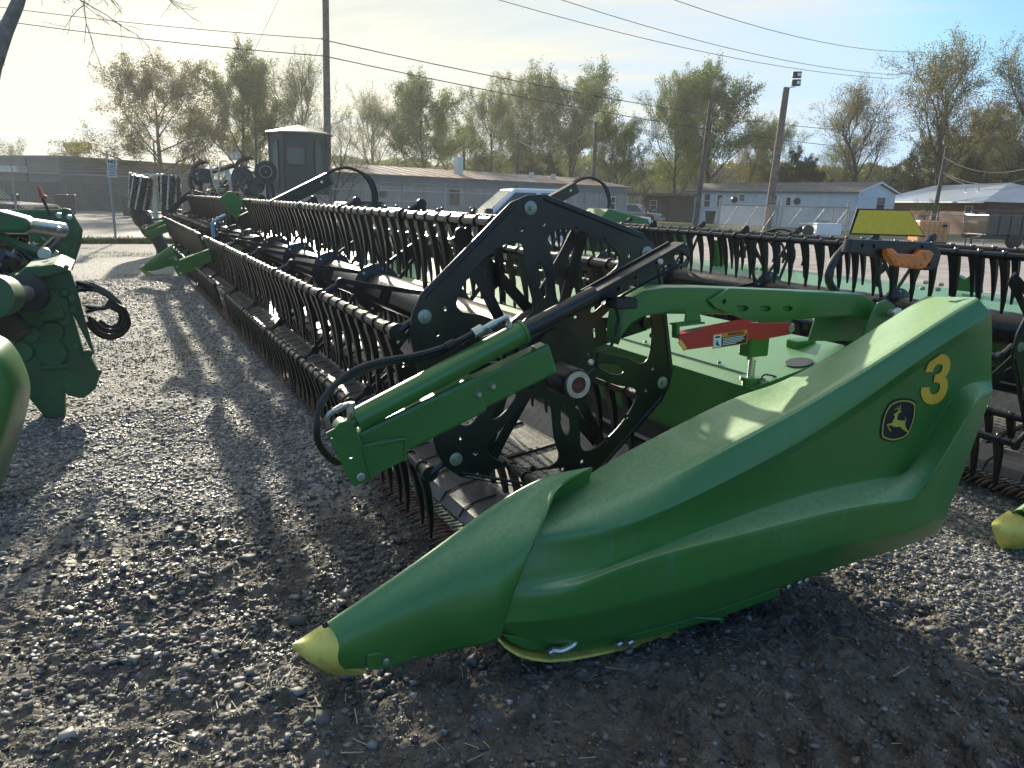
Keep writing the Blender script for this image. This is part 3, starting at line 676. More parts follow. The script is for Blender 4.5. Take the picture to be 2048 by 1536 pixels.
# braces between bats visible inside the reel
# green swan-neck arm
wb = MB()
for (p0_, p1_) in (((716,884),(802,868)), ((802,868),(800,912)), ((716,884),(735,950))):
    wb.tube([V(*p0_, 2.345), V(*p1_, 2.345)], .004, 5)
wb.build('weld_bead', GREEN, near[1])
MB().lathe(V(900,690,2.40), (1,0,.45), [(-.018,.016),(.018,.016)], 10).build('hose_sleeve', RUBBER, near[-1])
MB().lathe(V(950,659,2.375), (1,0,.5), [(-.02,.017),(.015,.017),(.02,.012)], 10).build('hose_crimp', ZINC, near[-1])
arm = plate('reel_arm', (lambda L: [(at(px_, py_, y=2.43).x, at(px_, py_, y=2.43).z) for px_, py_ in L])([(1246,612),(1256,600),(1290,581),(1330,574),(1400,574),(1500,578),(1620,583),(1725,588),(1742,598),(1755,612),(1735,640),(1700,634),(1640,636),(1600,640),(1560,634),(1500,631),(1440,629),(1330,628),(1290,632),(1262,648),(1244,672),(1238,690),(1240,650)]), [], 2.475, .10, GREEN, hdr, .01)
gs = plate('arm_gusset', Apoly([(1421,602),(1463,577),(1590,582),(1627,603),(1590,640),(1566,668),(1545,673),(1530,668),(1522,645),(1490,638),(1435,618)]), [circ(A(1452,604), .009), smooth_loop(Apoly([(1478,613),(1496,613),(1500,619),(1494,623),(1480,622)]), 2), smooth_loop(Apoly([(1525,614),(1541,614),(1545,619),(1539,623),(1526,622)]), 2), smooth_loop(Apoly([(1570,614),(1585,614),(1589,619),(1583,623),(1571,622)]), 2)], 2.416, .014, GREEN, hdr)
MB().lathe(V(1582,650,2.40), (0,-1,0), [(0,.010),(.010,.010),(.014,.006)], 8).build('gusset_bolt', ZINC, gs)
near += [arm, gs]
# red safety prop hung below the arm
rp = plate('safety_prop', Apoly([(1334,668),(1342,665),(1475,640),(1500,641),(1555,640),(1562,648),(1562,660),(1556,664),(1500,674),(1492,676),(1486,671),(1478,671),(1472,679),(1380,690),(1350,694),(1344,690)]), [], 2.335, .008, RED, hdr, .003)
q = MB(); a, b = V(1342,664,2.335), V(1475,639,2.335); d = (b-a).normalized(); q.obox(a, d, Vector((0,1,0)), Vector((-d.z,0,d.x)), (-.01, (b-a).length+.02), (-.003, .05), (-.002, .003)); q.build('prop_flange', RED, rp, 0)
MB().cyl(V(1556,652,2.322), V(1556,652,2.34), .016, n=12).build('prop_pivot', ZINC, rp)
q = MB(); q.tube([V(1336,676,2.33), V(1338,690,2.30)], .010, 4); q.build('prop_hook', YEL2, rp)
fr = V(1402,681,2.3302); dx = (V(1470,671,2.33)-V(1402,681,2.33)); ux = dx.normalized(); uz = Vector((-ux.z, 0, ux.x)); Lw = dx.length
q = MB(); q.obox(fr, ux, uz, Vector((0,1,0)), (0, Lw), (-.022, .036), (0, .0006)); wl = q.build('warning_decal', ORANGE, rp, 0)
q = MB(); q.obox(fr+Vector((0,-.001,0)), ux, uz, Vector((0,1,0)), (.004, .042), (-.018, .032), (0, .0005)); q.build('decal_panel', WHITE, wl, 0)
q = MB(); q.obox(fr+Vector((0,-.001,0)), ux, uz, Vector((0,1,0)), (.046, Lw-.004), (-.018, .018), (0, .0005)); q.build('decal_panel', INK, wl, 0)
text_on('decal_text', 'WARNING', .017, fr+ux*(.052+(Lw-.05)/2)+uz*.027+Vector((0,-.002,0)), ux, uz, INK, wl, off=.0004)
q = MB()
for i_, l_ in enumerate((1., .92, .97, .85, .6)): q.obox(fr+Vector((0,-.0018,0)), ux, uz, Vector((0,1,0)), (.050, .050+(Lw-.062)*l_), (.012-i_*.0062, .0145-i_*.0062), (0, .0003))
q.build('decal_lines', WHITE, wl, 0)
q = MB(); c = fr+ux*.023+Vector((0,-.002,0))
q.obox(c, ux, uz, Vector((0,1,0)), (-.012, .012), (.020, .027), (0, .0004))
q.tube([c+ux*-.006+uz*.010, c+uz*.002, c+ux*.004-uz*.006, c+ux*.011-uz*.013], .0022, 4); q.tube([c+uz*.004, c-ux*.006-uz*.006, c-ux*.010-uz*.002], .002, 4); q.tube([c-ux*.002-uz*0, c+ux*.002-uz*.013], .002, 4); q.build('decal_figure', INK, wl)
q = MB(); q.prism(Apoly([(1360,640),(1362,622),(1388,622),(1392,636),(1392,640)]), 2.37, 2.375); q.prism(Apoly([(1338,646),(1390,640),(1390,643),(1340,649)]), 2.34, 2.40); q.prism(Apoly([(1334,643),(1340,643),(1340,672),(1334,672)]), 2.34, 2.37); q.build('prop_bracket', GREEN, hdr, 0)
# lift strut below the gusset
q = MB(); q.box(V(1514,700,0).x-.02, V(1540,700,0).x+.015, 2.42, 2.49, V(1525,716,0).z, V(1530,650,0).z)
ls = q.build('strut_clevis', GREEN, hdr, 0, .008)
c0 = V(1527,690,2.455)
q = MB(); q.cyl(V(1524,716,2.455), V(1519,760,2.455), .014, n=12)
for i in range(9): q.ring(V(1523.5-i*.45,724+i*4,2.455), (0,0,1), .0165, .013, .004, 12)
q.lathe(V(1524,718,2.455), (0,0,1), [(-.012,.027),(.012,.027)], 6); q.build('strut_screw', ZINC, ls)
q = MB(); q.lathe(V(1517,782,2.455), (0,0,1), [(-.14,.034),(.035,.034),(.036,.045),(.052,.045)], 18); q.build('strut_base', GREEN, ls)
q = MB(); q.tube(crv([V(1540,770,2.44), V(1536,762,2.44), V(1542,752,2.43), V(1575,760,2.43), V(1580,764,2.43)], 4), .004, 6); q.build('retaining_clip', BLACK, ls)
# rear pivot ears, pin and hoses
q = plate('pivot_ear', Apoly([(1705,690),(1712,672),(1735,618),(1745,603),(1760,598),(1775,608),(1779,640),(1772,660),(1740,668)]), [], 2.37, .014, GREEN, hdr)
q2 = plate('pivot_ear', Apoly([(1655,690),(1672,634),(1735,618),(1745,603),(1760,598),(1775,608),(1779,640),(1772,660),(1760,690)]), [], 2.51, .014, GREEN, hdr)
MB().lathe(V(1764,624,2.36), (0,-1,0), [(-.2,.018),(.03,.018),(.032,.030),(.045,.030),(.046,.026)], 18).build('pivot_pin', ZINC, q)
hs = MB()
for k in range(3): hs.tube(crv([V(1768,600+k*4,2.42+k*.03), V(1782+k*4,604,2.42+k*.03), V(1792+k*3,620,2.40+k*.03), V(1790+k*3,645,2.40+k*.03), V(1784,668,2.42+k*.03)], 4), .009, 8)
hs.build('pivot_hose', HOSE, hdr)
# ---- rear warning board with amber lamp
def Wp(px, py): q = at(px, py, y=2.55); return (q.x, q.z)
wpl = lambda L: [Wp(*p) for p in L]
br_ = plate('lamp_bracket', wpl([(1697,478),(1855,484),(1868,494),(1874,508),(1868,532),(1858,540),(1842,540),(1835,530),(1690,504)]), [], 2.55, .05, BLACK, hdr, .006)
ry = plate('reflective_board', wpl([(1718,417),(1822,419),(1853,474),(1701,469)]), [], 2.56, .008, BLACK, hdr, .002)
plate('yellow_sheet', wpl([(1720,420),(1820,422),(1848,471),(1704,466)]), [], 2.553, .004, REFL, ry, .001)
lamp = plate('amber_lamp', wpl([(1752,497),(1764,495),(1775,505),(1812,507),(1822,498),(1838,499),(1846,506),(1838,522),(1828,535),(1818,537),(1780,533),(1766,529),(1752,510)]), [], 2.505, .035, AMBER, hdr, .008)
q = MB()
for px_, py_ in ((1760,508),(1770,520),(1783,526),(1796,528),(1808,529),(1820,526),(1830,514),(1826,506)):
    c = Wp(px_, py_); q.lathe((c[0], 2.489, c[1]), (0,-1,0), [(0,.010),(.004,.009),(.006,.004)], 10)
merge_into(lamp, q, AMBER)
q = MB()
for px_, py_ in ((1717,490),(1740,491),(1836,492),(1850,528)):
    c = Wp(px_, py_); q.lathe((c[0], 2.526, c[1]), (0,-1,0), [(0,.009),(.008,.009),(.01,.004)], 6)
q.build('bracket_bolts', BLACK, br_)
W3 = lambda px_, py_: Vector((Wp(px_, py_)[0], 2.59, Wp(px_, py_)[1]))
MB().tube(crv([W3(1705,495), W3(1684,520), W3(1672,548), W3(1674,570), W3(1690,590)], 5), .019, 10).build('bracket_post', BLACK, hdr)
# ---- the far end mirrors the near end
for o in list(near)+[nose, ybeak]:
    def mir(o, par, top):
        c = o.copy(); col.objects.link(c); c.parent = par
        if top: c.scale = (1, -1, 1); c.location = (o.location.x, 2*YM-2*hdr.location.y-o.location.y, o.location.z)
        for k in list(o.children): mir(k, c, False)
    mir(o, hdr, True)
ms = shield.copy(); ms.data = shield.data; col.objects.link(ms); ms.parent = hdr; ms.scale = (1, -1, 1); ms.location = (0, 2*YM-2*hdr.location.y, 0); ms['label'] = 'plain green end shield at the far end of the header'

# ---- second header, parked parallel behind the first
hdr2 = dup_tree(hdr)
hdr2.location = hdr.location+Vector((3.22, -.34, 0))
tag(hdr2, 'second harvesting header with black reel and light green deck, parked behind the numbered one', 'combine header', 'harvesting headers parked in rows')
rot = Matrix.Rotation(R(-17), 4, 'Y')
reel_names = ('reel_bat', 'reel_end_plate', 'reel_spider', 'reel_tube')
for o in list(hdr2.children):
    nm = o.name.split('.')[0]
    if nm in ('reel_bat', 'reel_end_plate', 'reel_spider'):
        if nm == 'reel_bat':      # bats keep hanging straight down: move each along its circle
            me = o.data; n_ = len(me.vertices); c = Vector((0, 0, 0))
            for v in me.vertices: c += v.co
            c /= n_; cx, cz = c.x+hdr.location.x, c.z
            a = math.atan2(cz-HC[1], cx-HC[0])+R(17)
            o.location = (HC[0]+.59*math.cos(a)-cx, 0, HC[1]+.59*math.sin(a)-cz-.075)
            for k in o.children:
                if k.name.startswith('bat_crank'): k.location = (0, 0, 0)
        else:
            piv = Vector((PC[0]-hdr.location.x, 0, PC[1]))
            o.matrix_local = Matrix.Translation(piv+Vector((0, 0, -.075))) @ rot @ Matrix.Translation(-piv) @ o.matrix_local
    elif nm == 'reel_tube': o.location.z -= .075
for o in list(hdr2.children):
    if o.name.startswith('centre_plate'): bpy.data.objects.remove(o)
for o in hdr2.children_recursive:
    if o.name.startswith('numeral'): o['label'] = 'yellow numeral'
# ================================================================== ground
def hash2(ix, iy, s):
    n = (ix*374761393+iy*668265263+s*1442695041) & 0x7fffffff
    n = (n ^ (n >> 13))*1274126177 & 0x7fffffff
    return ((n ^ (n >> 16)) & 0xffff)/65535.0
def vnoise(x, y, s=0):
    ix = np.floor(x).astype(np.int64); iy = np.floor(y).astype(np.int64); fx = x-ix; fy = y-iy
    fx = fx*fx*(3-2*fx); fy = fy*fy*(3-2*fy)
    a = hash2(ix, iy, s); b = hash2(ix+1, iy, s); c = hash2(ix, iy+1, s); d = hash2(ix+1, iy+1, s)
    return (a*(1-fx)+b*fx)*(1-fy)+(c*(1-fx)+d*fx)*fy
def fbm(x, y, s=0, o=4):
    r = 0; a = .5
    for i in range(o): r = r+a*vnoise(x*2**i, y*2**i, s+i*17); a *= .5
    return r
def mudmask(x, y):
    """1 where the lot is trodden wet mud, 0 where it is loose gravel"""
    n = fbm(x*1.3, y*1.3, 9, 4)-.47
    e = 4.15+.15*x+n*1.6-y                        # nearer than the ragged line
    far = np.clip((x-2.75)*1.6+n*2.5, 0, 1)       # clean gravel strip right of the header
    return np.clip(e*2.2+.2, 0, 1)*(1-far*.8)
def height(x, y):
    m = mudmask(x, y); near = np.clip((16-y)/8, 0, 1)*np.clip((9-np.abs(x))/3, 0, 1)
    h = (fbm(x*1.1, y*1.1, 3, 3)-.45)*.05
    h = h+(fbm(x*14, y*14, 5, 3)-.45)*.018*(1-m*.3)+(fbm(x*5, y*5, 7, 5)-.45)*.075*m
    h = h+(np.abs(fbm(x*17, y*17, 13, 4)-.47)*.085-.012)*m+(fbm(x*38, y*38, 21, 2)-.37)*.012*m
    # tyre tread marks pressed in the soft ground at the right
    t = np.clip(1-np.abs((x*.42+y*.9)-2.05)/.42, 0, 1)*np.clip((x-1.1)*2, 0, 1)
    lug = np.sin((x*.9-y*.42)*2*np.pi/.17+np.abs((x*.42+y*.9)-2.05)*9)
    h = h+t*(np.clip(lug, -.4, .6)*.060-.026)
    return h*near-.004*near
def axis(parts):
    out = []
    for a, b, st in parts: out += list(np.arange(a, b-1e-6, st))
    return np.array(out+[parts[-1][1]])
gx = axis([(-2500,-300,440),(-300,-40,26),(-40,-8,2),(-8,-2.2,.2),(-2.2,-1.2,.024),(-1.2,3.4,.0125),(3.4,5.4,.024),(5.4,12,.2),(12,60,2),(60,400,34),(400,2500,420)])
gy = axis([(-600,-20,116),(-20,-.4,1.4),(-.4,.6,.1),(.6,3.3,.0125),(3.3,6.4,.024),(6.4,12,.06),(12,18,.3),(18,80,2),(80,400,32),(400,2500,420)])
GX, GY = np.meshgrid(gx, gy); GZ = height(GX, GY)
nx_, ny_ = len(gx), len(gy)
vv = np.stack([GX.ravel(), GY.ravel(), GZ.ravel()], 1).astype(np.float32)
ii = np.arange((nx_-1)*(ny_-1)); jj = ii//(nx_-1)*nx_+ii % (nx_-1)
ff = np.stack([jj, jj+1, jj+nx_+1, jj+nx_], 1)
def np_mesh(name, v, f, k=4):
    me = bpy.data.meshes.new(name); me.vertices.add(len(v)); me.vertices.foreach_set('co', v.astype(np.float32).ravel())
    me.loops.add(f.size); me.loops.foreach_set('vertex_index', f.astype(np.int32).ravel())
    me.polygons.add(len(f)); me.polygons.foreach_set('loop_start', (np.arange(len(f))*k).astype(np.int32)); me.polygons.foreach_set('loop_total', np.full(len(f), k, np.int32))
    me.update(calc_edges=True); me.validate(); return me
def ground_mat():
    m = bpy.data.materials.new('gravel_and_mud'); m.use_nodes = True; T = NT(m.node_tree); b = m.node_tree.nodes['Principled BSDF']
    co = T.n('ShaderNodeTexCoord').outputs['Object']; s = T.n('ShaderNodeSeparateXYZ'); T.l(co, s.inputs[0])
    big = T.noise(co, .9, 6, .6); n2 = T.noise(co, 6, 6, .65)
    e = T.math('SUBTRACT', T.math('ADD', T.math('ADD', 4.15, T.math('MULTIPLY', s.outputs[0], .15)), T.math('MULTIPLY', T.math('SUBTRACT', big, .5), 2.4)), s.outputs[1])
    e = T.math('ADD', T.math('MULTIPLY', e, 1.6), T.math('MULTIPLY', T.math('SUBTRACT', n2, .5), 1.5), clamp=True)
    far = T.math('MULTIPLY', T.math('ADD', T.math('SUBTRACT', s.outputs[0], 2.9), T.math('MULTIPLY', T.math('SUBTRACT', big, .5), 2.5)), 1.6, clamp=True)
    mud = T.math('MULTIPLY', e, T.math('SUBTRACT', 1.0, T.math('MULTIPLY', far, .85)))
    v1 = T.n('ShaderNodeTexVoronoi'); v1.inputs['Scale'].default_value = 42; T.l(co, v1.inputs['Vector'])
    v2 = T.n('ShaderNodeTexVoronoi'); v2.inputs['Scale'].default_value = 15; T.l(co, v2.inputs['Vector'])
    hs = T.n('ShaderNodeSeparateColor'); T.l(v1.outputs['Color'], hs.inputs[0])
    hs2 = T.n('ShaderNodeSeparateColor'); T.l(v2.outputs['Color'], hs2.inputs[0])
    st = T.math('ADD', T.math('MULTIPLY', hs.outputs[0], .6), T.math('MULTIPLY', hs2.outputs[0], .4))
    grav = T.ramp(st, [(.1, (.10, .10, .10)), (.5, (.26, .255, .24)), (.9, (.50, .475, .43))])
    dust = T.mix(T.ramp(T.noise(co, 2.2, 5, .6), [(.42, 0.), (.66, .7)]), grav, (.27, .26, .235))
    mudc = T.mix(T.ramp(T.noise(co, 11, 7, .7), [(.35, 0.), (.68, 1.)]), (.066, .061, .051), (.185, .170, .142))
    c = T.mix(mud, dust, mudc)
    # grass along the fence and in thin tufts on the lot
    fg = T.math('MULTIPLY', T.ramp(T.noise(co, .35, 5, .7), [(.60, 0.), (.68, 1.)]), T.ramp(T.noise(co, 8, 5, .7), [(.42, 0.), (.6, 1.)]))
    fg = T.math('MULTIPLY', fg, T.math('MULTIPLY', T.math('SUBTRACT', s.outputs[1], 6.0), .12, clamp=True))
    c = T.mix(fg, c, (.11, .12, .035)); T.l(c, b.inputs['Base Color'])
    wet = T.ramp(T.noise(co, 3.2, 6, .65), [(.38, .42), (.52, .92)])
    ro = T.mix(mud, (.82, .82, .82), (0, 0, 0)); r2 = T.math('ADD', T.math('MULTIPLY', mud, wet), T.math('MULTIPLY', T.math('SUBTRACT', 1.0, mud), .8), clamp=True)
    T.l(r2, b.inputs['Roughness']); b.inputs['Specular IOR Level'].default_value = .3
    bn = T.n('ShaderNodeBump'); bn.inputs['Strength'].default_value = .9; bn.inputs['Distance'].default_value = .032
    h = T.math('ADD', T.math('MULTIPLY', v1.outputs['Distance'], -.8), T.math('MULTIPLY', T.noise(co, 34, 5, .7), .8))
    h = T.math('ADD', h, T.math('MULTIPLY', v2.outputs['Distance'], -.7))
    T.l(h, bn.inputs['Height']); T.l(bn.outputs[0], b.inputs['Normal'])
    return m
GMAT = ground_mat()
gme = np_mesh('ground', vv, ff); gme.materials.append(GMAT)
gme.polygons.foreach_set('use_smooth', [True]*len(gme.polygons))
go = bpy.data.objects.new('ground', gme); col.objects.link(go); tag(go, 'grey gravel lot with trodden wet mud in front', kind='structure')
# loose stones
def stone_mat():
    m = bpy.data.materials.new('crushed_stone'); m.use_nodes = True; T = NT(m.node_tree); b = m.node_tree.nodes['Principled BSDF']
    at_ = T.n('ShaderNodeAttribute'); at_.attribute_name = 'tone'
    co = T.n('ShaderNodeTexCoord').outputs['Object']
    c = T.ramp(at_.outputs['Fac'], [(0., (.045, .047, .049)), (.35, (.118, .118, .113)), (.7, (.28, .278, .265)), (1., (.60, .59, .55))])
    c = T.mix(T.ramp(T.noise(co, 90, 5, .7), [(.35, 0.), (.7, .5)]), c, (.17, .165, .15)); T.l(c, b.inputs['Base Color'])
    b.inputs['Specular IOR Level'].default_value = .35
    T.l(T.ramp(T.noise(co, 2.5, 4), [(.4, .46), (.6, .85)]), b.inputs['Roughness'])
    return m
def ico():
    t = (1+5**.5)/2
    v = np.array([(-1,t,0),(1,t,0),(-1,-t,0),(1,-t,0),(0,-1,t),(0,1,t),(0,-1,-t),(0,1,-t),(t,0,-1),(t,0,1),(-t,0,-1),(-t,0,1)], float); v /= np.linalg.norm(v[0])
    f = np.array([(0,11,5),(0,5,1),(0,1,7),(0,7,10),(0,10,11),(1,5,9),(5,11,4),(11,10,2),(10,7,6),(7,1,8),(3,9,4),(3,4,2),(3,2,6),(3,6,8),(3,8,9),(4,9,5),(2,4,11),(6,2,10),(8,6,7),(9,8,1)])
    return v, f
def stones(name, n, x0, x1, y0, y1, r0, r1, seed, keep_mud, label):
    fine = r1 < .006
    g = np.random.default_rng(seed)
    u = g.random(n); y = y0+(y1-y0)*u**1.5; x = g.uniform(x0, x1, n)
    # only what the lens and a step aside can see
    m = mudmask(x, y); wv = (fbm(x*2.6, y*2.6, 55, 4)-.47)*2.2; soft = np.clip((x-.75+wv*.6)*1.3, 0, 1)*np.clip((2.7-y+wv)*1.5, 0, 1)*np.clip((2.9-x+wv*.6)*1.5, 0, 1)
    k = g.random(n) < ((1-m)+m*keep_mud*(.35+1.0*(fbm(x*2.2, y*2.2, 31, 3) > .45)))*(1-(.25 if fine else .72)*soft)
    k &= (x < .62*y+3.6+.4*y) & (x > -.16*y-1.6)
    x, y = x[k], y[k]; n = len(x); m = m[k]
    sz = r0+(r1-r0)*g.random(n)**3.0; sz *= (1+.05*np.maximum(0, y-5))
    v = np.array([(-1,-1,-1),(1,-1,-1),(1,1,-1),(-1,1,-1),(-1,-1,1),(1,-1,1),(1,1,1),(-1,1,1)], float)*.72
    f = np.array([(0,2,1),(0,3,2),(4,5,6),(4,6,7),(0,1,5),(0,5,4),(1,2,6),(1,6,5),(2,3,7),(2,7,6),(3,0,4),(3,4,7)])
    q = v[None]*(1+g.uniform(-.42, .42, (n, 8, 1)))+g.uniform(-.25, .25, (n, 8, 3))
    q = q*np.stack([sz*g.uniform(.8, 1.35, n), sz*g.uniform(.7, 1.1, n), sz*g.uniform(.45, .8, n)], 1)[:, None, :]
    a = g.uniform(0, 6.28, n); c, s_ = np.cos(a), np.sin(a); tl = g.uniform(-.5, .5, n); ct, st = np.cos(tl), np.sin(tl)
    X, Y, Z = q[..., 0], q[..., 1], q[..., 2]
    Y, Z = Y*ct[:, None]-Z*st[:, None], Y*st[:, None]+Z*ct[:, None]
    X, Y = X*c[:, None]-Y*s_[:, None], X*s_[:, None]+Y*c[:, None]
    Z = Z+(height(x, y)+sz*.15)[:, None]; X = X+x[:, None]; Y = Y+y[:, None]
    V_ = np.stack([X, Y, Z], -1).reshape(-1, 3); F_ = (f[None]+(np.arange(n)*8)[:, None, None]).reshape(-1, 3)
    me = np_mesh(name, V_, F_, 3)
    tone = np.clip(g.beta(1.6, 2.2, n)-.26*m+.10, 0, 1)
    at_ = me.attributes.new('tone', 'FLOAT', 'POINT'); at_.data.foreach_set('value', np.repeat(tone, 8).astype(np.float32))
    me.materials.append(STONE); o = bpy.data.objects.new(name, me); col.objects.link(o); return tag(o, label, kind='stuff')
STONE = stone_mat()
stones('gravel', 230000, -2.0, 5.2, .5, 6.2, .0030, .0150, 1, .95, 'loose grey crushed stone over the near lot')
stones('gravel', 90000, -3.2, 9.0, 5.6, 16.0, .005, .013, 2, .7, 'loose grey crushed stone further back on the lot')
stones('grit', 170000, -1.4, 3.6, .55, 3.6, .0016, .0048, 11, 1.4, 'fine grit pressed in the near mud')
stones('mud_clods', 1500, -1.6, 3.2, .6, 4.6, .008, .030, 7, 1.2, 'lumps of broken dark mud')
# parking lot, street and grass beyond the fence
ASPH = mat('parking_lot_asphalt', (.20, .19, .175), .8, 0, .2, .6, .5, 30)
CONC = mat('concrete', (.34, .33, .30), .75, 0, .15, 1.5, .3, 30)
GRASSM = mat('grass_ground', (.075, .095, .025), .9, 0, .35, 1.2, .8, 22, (.20, .17, .09), .3, .6)
LOT2 = mat('dusty_lot', (.32, .28, .26), .85, 0, .22, .9, .6, 18, (.20, .18, .17), .3, 2)
def sheet(name, pts, z, m, label):
    me = bpy.data.meshes.new(name); me.from_pydata([(x, y, z) for x, y in pts], [], [tuple(range(len(pts)))]); me.materials.append(m)
    o = bpy.data.objects.new(name, me); col.objects.link(o); return tag(o, label, kind='structure')
sheet('parking_lot', [(-40,29.2),(4.5,29.2),(6,40),(7,76),(-60,76)], .004, ASPH, 'pale worn parking lot beyond the left fence')
sheet('road', [(-60,76),(14,76),(16,82),(-60,82)], .008, CONC, 'concrete apron in front of the low shops')
sheet('yard', [(6,9),(22,8),(46,20),(38,33),(31,36),(16,31),(6,26)], .004, LOT2, 'pale dusty gravel yard behind the headers')
sheet('grass', [(-8,27.2),(4,27.2),(31,37),(52,24),(120,40),(140,120),(20,110),(8,40),(4.5,29.2),(-8,29.2)], .006, GRASSM, 'rough spring grass around the trailer homes')
def blades(name, n, poly_fn, h0, h1, seed, label, m):
    g = np.random.default_rng(seed); p = poly_fn(g, n); n = len(p); a = g.uniform(0, 6.28, n); h = g.uniform(h0, h1, n); w_ = h*.10
    dx, dy = np.cos(a), np.sin(a); ln = g.uniform(-.5, .5, (n, 2))*h[:, None]
    V_ = np.zeros((n, 3, 3)); V_[:, 0] = np.stack([p[:, 0]-dx*w_, p[:, 1]-dy*w_, 0*h], 1); V_[:, 1] = np.stack([p[:, 0]+dx*w_, p[:, 1]+dy*w_, 0*h], 1); V_[:, 2] = np.stack([p[:, 0]+ln[:, 0], p[:, 1]+ln[:, 1], h], 1)
    me = np_mesh(name, V_.reshape(-1, 3), np.arange(n*3).reshape(-1, 3), 3); me.materials.append(m)
    o = bpy.data.objects.new(name, me); col.objects.link(o); tag(o, label, kind='stuff')
GBL = mat('grass_blades', (.10, .13, .03), .7, 0, .35, 2)
def _fence_strip(g, n):
    x = g.uniform(-7, 4.6, n); y = 26.6+g.gamma(2., .45, n); return np.stack([x, y], 1)
def _tufts(g, n):
    c = g.uniform([-2.2, 8], [1.0, 25], (26, 2)); k = g.integers(0, 26, n); return c[k]+g.normal(0, .16, (n, 2))*np.array([2., 1.])
blades('grass_strip', 22000, _fence_strip, .05, .16, 4, 'green grass strip along the foot of the chain link fence', GBL)
blades('grass_tufts', 5000, _tufts, .015, .05, 5, 'thin green grass tufts coming through the gravel', GBL)

def straw():
    g = np.random.default_rng(77); n = 900; x = g.uniform(-1.8, 4.2, n); y = .6+5.5*g.random(n)**1.4; a = g.uniform(0, 6.28, n); L = g.uniform(.012, .05, n); w_ = g.uniform(.0010, .0022, n)
    z = height(x, y)+.008; dx, dy = np.cos(a)*L, np.sin(a)*L; nx2, ny2 = -np.sin(a)*w_, np.cos(a)*w_; tz = g.uniform(-.004, .010, n)
    q = np.stack([np.stack([x-dx-nx2, y-dy-ny2, z], 1), np.stack([x-dx+nx2, y-dy+ny2, z+.001], 1), np.stack([x+dx+nx2, y+dy+ny2, z+tz], 1), np.stack([x+dx-nx2, y+dy-ny2, z+tz], 1)], 1)
    me = np_mesh('straw', q.reshape(-1, 3), np.arange(4*n).reshape(-1, 4), 4); me.materials.append(mat('straw', (.36, .31, .20), .7)); o = bpy.data.objects.new('straw', me); col.objects.link(o); tag(o, 'bits of pale straw and twig on the ground', kind='stuff')
straw()
# ================================================================== trees
BARK = mat('bark', (.085, .068, .052), .9, 0, .3, 3, .6, 14)
BARKD = mat('dark_bark', (.040, .033, .028), .9, 0, .3, 3, .6, 14)
def leafm(name, c):
    m = bpy.data.materials.new(name); m.use_nodes = True; T = NT(m.node_tree); b = m.node_tree.nodes['Principled BSDF']
    co = T.n('ShaderNodeTexCoord').outputs['Object']
    n = T.ramp(T.noise(co, .9, 5, .7), [(.35, 0.), (.65, 1.)])
    cc = T.mix(n, tuple(q*.6 for q in c), tuple(q*1.35 for q in c)); T.l(cc, b.inputs['Base Color']); b.inputs['Roughness'].default_value = .6
    tr = T.n('ShaderNodeBsdfTranslucent'); T.l(T.mix(1.0, cc, (1.3, 1.25, .7), 'MULTIPLY'), tr.inputs[0])
    mx = T.n('ShaderNodeMixShader'); mx.inputs[0].default_value = .38; T.l(b.outputs[0], mx.inputs[1]); T.l(tr.outputs[0], mx.inputs[2])
    T.l(mx.outputs[0], m.node_tree.nodes['Material Output'].inputs[0]); return m
LF = {'green': leafm('spring_leaves', (.115, .165, .045)), 'olive': leafm('olive_leaves', (.145, .165, .055)), 'tan': leafm('budding_leaves', (.16, .145, .065)),
      'dark': leafm('dark_evergreen_leaves', (.030, .048, .022)), 'lime': leafm('young_leaves', (.14, .185, .05))}
